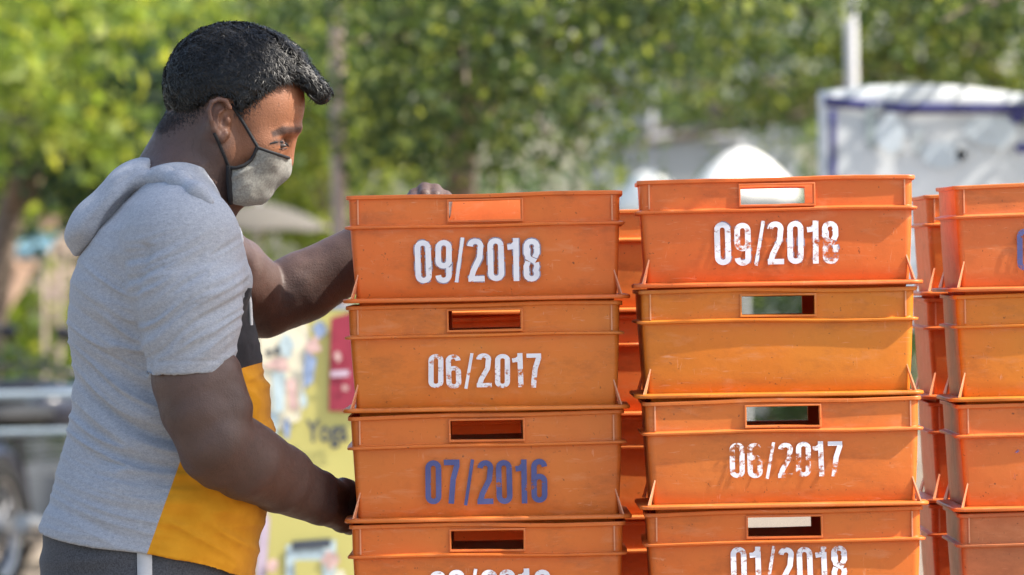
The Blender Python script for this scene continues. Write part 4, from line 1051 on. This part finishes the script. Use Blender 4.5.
def canvas(col, name): return simple(name, col, .85, .2, .05, 3)
M_NAVY = simple('navy_print', (.05, .052, .17), .7, .3, .1, 20)
def parasol(name, label, px_, py_top, y, rad, rise, mat, group=None):
    x, y, zt = at(px_, py_top, y); e = empty(name, (x, y, 0)); tag(e, label, 'parasol', group)
    n = 8; rings = 6; c = MB(); v = []; f = []
    for i in range(rings + 1):
        t = i / rings
        for k_ in range(n * 3):
            a = 2 * PI * k_ / (n * 3); rib = (k_ % 3 == 0); rr_ = rad * t * (1 if rib else .955)
            v.append((rr_ * math.cos(a), rr_ * math.sin(a), zt - rise * (t ** 1.7) - (0 if rib else -.012 * t)))
    for i in range(rings):
        for k_ in range(n * 3): f.append((i * 24 + k_, i * 24 + (k_ + 1) % 24, (i + 1) * 24 + (k_ + 1) % 24, (i + 1) * 24 + k_))
    c.add(v, f); ob = c.build('canopy', mat, e, 60); so = ob.modifiers.new('cloth', 'SOLIDIFY'); so.thickness = .004
    p = MB(); p.tube([(0, 0, 0), (0, 0, zt + .04)], .016, 10); p.build('pole', M_WHITE, e)
    for k_ in range(n):
        a = 2 * PI * k_ / n; b = MB(); b.tube([(0, 0, zt - .02), (rad * .5 * math.cos(a), rad * .5 * math.sin(a), zt - rise * .5 ** 1.7 - .015), (rad * .97 * math.cos(a), rad * .97 * math.sin(a), zt - rise * .95 - .012)], .004, 5); b.build('rib', M_POLE, e)
    bs = MB(); bs.lathe([(.22, 0), (.22, .05), (.06, .09), (.03, .25)], (0, 0, .001), 20); bs.build('base', M_POLE, e)
    return e
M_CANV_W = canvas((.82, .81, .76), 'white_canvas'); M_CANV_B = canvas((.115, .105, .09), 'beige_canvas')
parasol('parasol', 'white round-topped parasol above the top edge of the tallest stack', 742, 149, 11.2, .38, .32, M_CANV_W)
parasol('parasol', 'smaller white parasol peeping over the left corner of the tallest stack', 648, 170, 12, .32, .30, M_CANV_W)
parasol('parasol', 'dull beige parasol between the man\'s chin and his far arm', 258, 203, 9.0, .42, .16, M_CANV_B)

# railing
e = empty('railing', (-2.6, deep(5.0), 0)); tag(e, 'pale blue-grey two-bar steel railing behind the man\'s back', 'railing')
M_RAIL = simple('grey_blue_paint', (.22, .27, .31), .6, .3, .12, 9)
zt = at(30, 395, 5.0)[2]; z2 = at(30, 432, 5.0)[2]
for zz, r_ in ((zt, .016), (z2, .013)):
    a = MB(); a.tube([(-1.6, 0, zz), (0, 0, zz), (1.75, 0, zz)], r_, 12); a.build('bar', M_RAIL, e)
for xx in (-1.5, -.28, 1.0, 1.7):
    a = MB(); a.tube([(xx, .03, 0), (xx, .03, zt + .02)], .019, 10); a.build('post', M_RAIL, e)

# parked motorcycles behind the railing
M_DARKP = simple('black_enamel', (.015, .015, .018), .3, .5, .2, 12); M_RUB = simple('rubber', (.018, .018, .018), .9, .2); M_STEEL = simple('dull_steel', (.35, .35, .36), .4, .5, .1, 20, 0, .8); M_SEAT = simple('black_vinyl', (.02, .02, .02), .6, .3)
def motorcycle(x, y, rz, label, paint):
    e = empty('motorcycle', (x, deep(y), 0), rz); tag(e, label, 'motorcycle', 'motorcycles parked behind the railing')
    Ry = Matrix.Rotation(PI / 2, 3, 'X')
    for wx in (-.62, .62):
        w = MB(); w.lathe([(.225, -.045), (.285, -.045), (.31, -.02), (.31, .02), (.285, .045), (.225, .045), (.225, -.045)], (wx, 0, .312), 28, Ry, False); wo_ = w.build('wheel', M_RUB, e)
        h = MB(); h.lathe([(.2, -.02), (.226, -.03), (.226, .03), (.2, .02), (.2, -.02)], (wx, 0, .312), 28, Ry, False)
        h.lathe([(.05, -.06), (.05, .06)], (wx, 0, .312), 14, Ry)
        for k_ in range(10):
            a = 2 * PI * k_ / 10; h.tube([(wx + .04 * math.cos(a), 0, .312 + .04 * math.sin(a)), (wx + .205 * math.cos(a), 0, .312 + .205 * math.sin(a))], .006, 5)
        h.build('rim', M_STEEL, wo_)
        g_ = MB(); g_.tube([(wx + .335 * math.cos(a), 0, .312 + .335 * math.sin(a)) for a in np.linspace(.35, 2.5, 9)], .035, 6); g_.build('mudguard', paint, e)
    t = MB(); t.ball((.16, 0, .83), (.25, .12, .11), 16, 10); t.build('fuel_tank', paint, e)
    s = MB(); s.ball((-.32, 0, .80), (.36, .11, .055), 16, 8); s.build('seat', M_SEAT, e)
    n_ = MB(); n_.box((.05, 0, .42), (.34, .22, .22)); n_.lathe([(.10, -.12), (.10, .12)], (.0, 0, .36), 16, Ry)
    for k_ in range(5): n_.box((.14, 0, .56 + .025 * k_), (.16, .17, .010))
    n_.build('engine', M_STEEL, e)
    fr = MB(); fr.tube([(.52, 0, .88), (.2, 0, .72), (-.55, 0, .72), (-.62, 0, .6)], .02, 8); fr.tube([(.5, 0, .8), (.25, 0, .3), (-.2, 0, .28), (-.35, 0, .7)], .018, 8); fr.tube([(-.2, .09, .3), (-.62, .09, .312)], .02, 8); fr.build('frame', M_DARKP, e)
    fk = MB()
    for sy in (-.08, .08): fk.tube([(.62, sy, .312), (.50, sy, .92)], .018, 8)
    fk.build('fork', M_STEEL, e)
    hb = MB(); hb.tube([(.36, -.34, 1.0), (.44, -.2, 1.02), (.49, 0, .95), (.44, .2, 1.02), (.36, .34, 1.0)], .013, 8); hb.build('handlebar', M_DARKP, e)
    hl = MB(); hl.ball((.60, 0, .88), (.07, .085, .085), 14, 10); hl.build('headlight', M_RAIL, e)
    for sy in (-1, 1):
        mm = MB(); mm.tube([(.42, sy * .25, 1.02), (.40, sy * .32, 1.14)], .006, 6); mm.ball((.40, sy * .33, 1.17), (.015, .05, .035), 10, 8); mm.build('mirror', M_DARKP, e)
    ex = MB(); ex.tube([(.15, -.12, .35), (-.1, -.14, .26), (-.7, -.15, .34)], [.02, .03, .04], 10); ex.build('exhaust_pipe', M_STEEL, e)
    k = MB(); k.tube([(-.1, .1, .28), (-.18, .26, .0)], .012, 6); k.build('kickstand', M_DARKP, e)
    return e
motorcycle(-1.52, 6.2, R(100), 'black motorcycle parked behind the railing, nearest the man\'s hip', M_DARKP)
motorcycle(-2.2, 7.6, R(170), 'dark motorcycle standing behind the other two beyond the railing', M_DARKP)
motorcycle(-2.12, 6.9, R(74), 'dark motorcycle at the photo\'s lower left corner behind the railing', simple('dark_blue_enamel', (.02, .025, .045), .3, .5))

# blue awning stall and compound wall at far left
M_BLUEC = canvas((.13, .24, .32), 'blue_tarpaulin'); M_WALLC = simple('pinkish_plaster', (.52, .40, .33), .9, .2, .18, 2.5, .3)
x0, _, z0 = at(-70, 262, 9.5); x1, _, z1 = at(48, 250, 9.5)
e = empty('awning', ((x0 + x1) / 2, deep(9.5), 0)); tag(e, 'light blue tarpaulin awning at the photo\'s left edge above the shrub', 'awning')
a = MB(); hw = (x1 - x0) / 2; a.add([(-hw, 0, z0), (hw, 0, z0 + .01), (hw, 0, z1), (-hw, 0, z1), (-hw, 1.0, z1 + .12), (hw, 1.0, z1 + .12)], [(0, 1, 2, 3), (3, 2, 5, 4)]); ob = a.build('sheet', M_BLUEC, e, 0); so = ob.modifiers.new('cloth', 'SOLIDIFY'); so.thickness = .006
for sx_ in (-1, 1):
    for yy in (.02, .98): b = MB(); b.tube([(sx_ * (hw - .03), yy, 0), (sx_ * (hw - .03), yy, z1 - .004 + .12 * yy)], .015, 8); b.build('pole', M_POLE, e)
w = MB(); w.box((0, 0, .68), (7.0, .22, 1.36)); w.box((0, 0, 1.40), (7.1, .30, .08))
for k_ in range(-3, 4): w.box((k_ * 1.1, -.135, .68), (.28, .06, 1.34))
e = w.build('compound_wall', M_WALLC, None, 30); e.location = (-4.6, deep(14.5), 0); tag(e, 'pinkish plaster compound wall with pilasters behind the shrubs at left', 'wall')
# leaning pale trunk at left
e = empty('bare_tree', (-3.45, deep(10.5), 0)); tag(e, 'pale pinkish bare tree trunk leaning right, behind the hood at left', 'tree')
B = Vector((-3.45, deep(10.5), 0)); a = MB(); q = [Vector((-3.45, deep(10.5), -.05)), V(-25, 330, 10.5), V(25, 255, 10.5), V(52, 205, 10.5), V(70, 150, 10.6)]
a.tube([p - B for p in q], [.13, .115, .10, .085, .05], 12); tr = a.build('trunk', M_PALEBARK, e)
for pp in ([V(60, 190, 10.5), V(85, 165, 10.3), V(105, 150, 10.2)], [V(15, 275, 10.5), V(-5, 200, 10.2), V(-12, 110, 10.2)], [V(25, 135, 10.5), V(10, 90, 10.3), V(-20, 60, 10.2)], [V(30, 250, 10.5), V(22, 225, 10.4), V(8, 190, 10.3)], [V(52, 205, 10.5), V(90, 120, 10.6), V(110, 40, 10.6)], [V(45, 216, 10.5), V(30, 150, 10.5), V(35, 60, 10.5)]):
    l = MB(); l.tube([p - B for p in pp], [.05, .035, .02], 8); l.build('limb', M_PALEBARK, tr)

# ------------------------------------------------------------------ banners
def flat_panel(poly, y, th, name, mat, parent, O):
    mb = MB(); mb.prism([(a - O[0], c - O[2]) for a, c in poly], y - O[1], y + th - O[1]); return mb.build(name, mat, parent, 0)
YBN = 2.2; YBD = deep(YBN)
def bp(px_, py_): x, _, z = at(px_, py_, YBN); return (x, z)
e = empty('yoga_banner', (bp(335, 575)[0], YBD, 0)); O = e.location.copy(); tag(e, 'yellow printed banner reading Yoga, standing between the man\'s arms and the crates', 'banner')
M_YB = simple('yellow_vinyl', (.52, .47, .15), .55, .4, .08, 4); M_PINK = simple('pink_print', (.62, .42, .38), .6, .3, .3, 45); M_LBL = simple('pale_blue_print', (.46, .56, .58), .6, .3, .3, 45); M_MBL = simple('mid_blue_print', (.24, .31, .46), .6, .3, .35, 45)
M_MAR = simple('maroon_print', (.30, .035, .06), .6, .3, .15, 20); M_INK = simple('dark_print', (.06, .07, .09), .6, .3); M_CREAM = simple('cream_print', (.76, .70, .52), .6, .3, .1, 20); M_LIL = simple('lilac_print', (.52, .42, .50), .6, .3, .15, 18)
bz = 690
sheet = flat_panel([bp(246, bz), bp(430, bz), bp(430, 311), bp(262, 311)], YBD, .006, 'sheet', M_YB, e, O)
def art(poly, mat, name='printed_figure', lift=1):
    mb = MB(); pts = [bp(*p) for p in poly]; y = YBD - .004 * lift; n = len(pts)
    mb.add([(a - O.x, y - O.y, c) for a, c in pts], [tuple(range(n))]); return mb.build(name, mat, sheet, 0)
def blob(cx, cy_, rx_, ry_, mat, lift=1, n=14, seed=0, name='printed_figure'):
    r = random.Random(seed + int(cx)); return art([(cx + rx_ * math.cos(2 * PI * k / n) * r.uniform(.6, 1.25), cy_ + ry_ * math.sin(2 * PI * k / n) * r.uniform(.6, 1.25)) for k in range(n)], mat, name, lift)
art([(258, 318), (306, 318), (312, 345), (300, 420), (276, 430), (262, 420)], M_CREAM, 'printed_patch', 1)
art([(246, bz), (258, bz), (270, 520), (262, 500)], M_LIL, 'printed_patch', 1)
blob(287, 346, 9, 12, M_LBL, 2); blob(279, 365, 14, 7, M_PINK, 2, seed=2); art([(272, 372), (286, 372), (284, 412), (274, 412)], M_LBL, lift=3); art([(286, 380), (295, 378), (298, 408), (290, 411)], M_PINK, lift=3)
blob(269, 353, 3.5, 4.5, M_INK, 3); blob(277, 351, 3.0, 4.5, M_INK, 3)
blob(320, 330, 8, 8, M_MBL, 2); blob(313, 347, 9, 10, M_PINK, 2); art([(306, 352), (317, 358), (313, 382), (304, 390), (303, 370)], M_MBL, lift=3); blob(287, 428, 4.5, 11, M_MBL, 3); art([(270, 410), (280, 415), (276, 440), (268, 435)], M_LBL, lift=2); blob(304, 400, 4, 9, M_LBL, 2)
art([(331, 318), (352, 312), (378, 314), (376, 411), (329, 411)], M_MAR, 'printed_panel', 2)
blob(338, 356, 4, 5, M_PINK, 3); art([(331, 371), (349, 370), (349, 376), (331, 377)], M_LIL, lift=3); blob(345, 388, 3, 3, M_PINK, 3)
vv_, ff_ = font_mesh('Yoga', .104, .072, .03)
xx, zz = bp(327, 434); mb = MB(); mb.add([(a + xx - O.x, -.012, c + zz) for a, b, c in vv_], ff_); mb.build('lettering', M_INK, sheet, 0)
art([(286, 545), (336, 540), (336, 575), (330, 600), (286, 600)], M_LBL, 'printed_patch', 1); art([(295, 560), (322, 560), (322, 640), (295, 640)], M_YB, 'printed_patch', 2)
art([(292, 541), (331, 538), (331, 547), (292, 550)], M_INK, 'printed_line', 2); blob(330, 560, 8, 9, M_PINK, 3); blob(273, 565, 6, 8, M_PINK, 2); blob(340, 575, 6, 7, M_CREAM, 2)
fr = MB()
for p0, p1 in (((258, 311), (240, 750)), ((433, 311), (436, 750))):
    a, b = bp(*p0); c, d = bp(*p1); fr.tube([(a - O.x, .018, b + .01), (c - O.x, .018, 0)], .010, 8)
a, b = bp(258, 309); c, d = bp(433, 309); fr.tube([(a - O.x, .018, b), (c - O.x, .018, d)], .010, 8); fr.build('frame', M_STEEL, e)

YW = 4.2
def wp(px_, py_): x, _, z = at(px_, py_, YW); return (x, z)
xw, _ = wp(940, 0); e = empty('white_banner', (xw, deep(YW), 0)); O = e.location.copy(); tag(e, 'white cloth banner with navy border stripe behind the right stacks', 'banner')
def cloth_sheet(top, bottom, name, mat, parent, yoff=0.0, nx=40, nz=14, wave=.004):
    """a hanging cloth between two edges given as functions of the picture x"""
    v = []; f = []
    for i in range(nx + 1):
        t = i / nx; X = top[0] + (top[1] - top[0]) * t; a = top[2](X); b = bottom(X)
        for j in range(nz + 1):
            q = j / nz; xx, zz = wp(X, a + (b - a) * q)
            v.append((xx - O.x, yoff + wave * math.sin(X / 23.0 + q * 2) * math.sin(q * 3.0 + .3) + wave * .4 * math.sin(X / 9.0 + 5 * q), zz))
    for i in range(nx):
        for j in range(nz): f.append((i * (nz + 1) + j, (i + 1) * (nz + 1) + j, (i + 1) * (nz + 1) + j + 1, i * (nz + 1) + j + 1))
    ob = link_mesh(name, v, f, mat, parent, 70); so = ob.modifiers.new('cloth', 'SOLIDIFY'); so.thickness = .003; so.offset = 1; return ob
top = lambda X: np.interp(X, [818, 860, 905, 930, 970, 1024, 1200], [92, 86, 84.5, 84, 87, 94, 100])
nav = lambda X: np.interp(X, [818, 860, 905, 1024, 1200], [96, 100, 104, 104, 108])
tt = NT('banner_cloth'); tc = tt.coords()
M_BCL = tt.done(tt.principled(tt.ramp(tt.noise(2.2, 4, vec=tc), [(.35, (.48, .52, .55)), (.65, (.68, .69, .70))]), .8, .2))
sh = cloth_sheet((818, 1200, top), lambda X: 330, 'sheet', M_BCL, e)
cloth_sheet((824, 1200, lambda X: nav(X) - .5), lambda X: nav(X) + 10, 'border_stripe', M_NAVY, sh, -.013, 40, 2)
cloth_sheet((829, 836, lambda X: 110), lambda X: 329, 'border_stripe', M_NAVY, sh, -.013, 3, 14)
def wart(cx, cy_, rx_, ry_, mat, seed, lift=.026):
    r = random.Random(seed); n = 16; mb = MB(); mb.add([(wp(cx + rx_ * math.cos(2 * PI * k / n) * r.uniform(.8, 1.2), 0)[0] - O.x, -lift, wp(0, cy_ + ry_ * math.sin(2 * PI * k / n) * r.uniform(.8, 1.2))[1]) for k in range(n)], [tuple(range(n))])
    return mb.build('printed_figure', mat, sh, 0)
M_PG = simple('pale_green_print', (.34, .40, .40), .7, .3, .2, 20); M_PP = simple('peach_print', (.66, .60, .56), .7, .3, .1, 20); M_PB = simple('sky_print', (.52, .58, .63), .7, .3, .1, 20); M_PGR = simple('grey_print', (.40, .44, .46), .7, .3, .2, 20)
for a in ((868, 142, 5, 24, M_PG, 1), (888, 150, 14, 20, M_PB, 2), (915, 158, 6, 14, M_PGR, 3), (990, 150, 26, 16, M_PB, 4), (876, 124, 5, 5, M_PGR, 5), (940, 172, 22, 12, M_PB, 6), (1016, 136, 9, 6, M_NAVY, 7), (1020, 166, 10, 5, M_NAVY, 8), (960, 168, 7, 12, M_BCL, 9)): wart(*a, lift=.012 + .004 * (a[5] % 3))
for pp in (820.5, 1204):
    xx, zz = wp(pp, 90); b = MB(); b.tube([(xx - O.x, .02, 0), (xx - O.x, .02, zz + .02)], .008, 8); b.build('post', M_DARKP, e)
rp = MB(); rp.tube([(wp(X, float(top(X)))[0] - O.x, .012, wp(X, float(top(X)) + 1)[1]) for X in (820, 860, 905, 930, 970, 1024, 1204)], .004, 6); rp.build('rope', M_CORD, e)
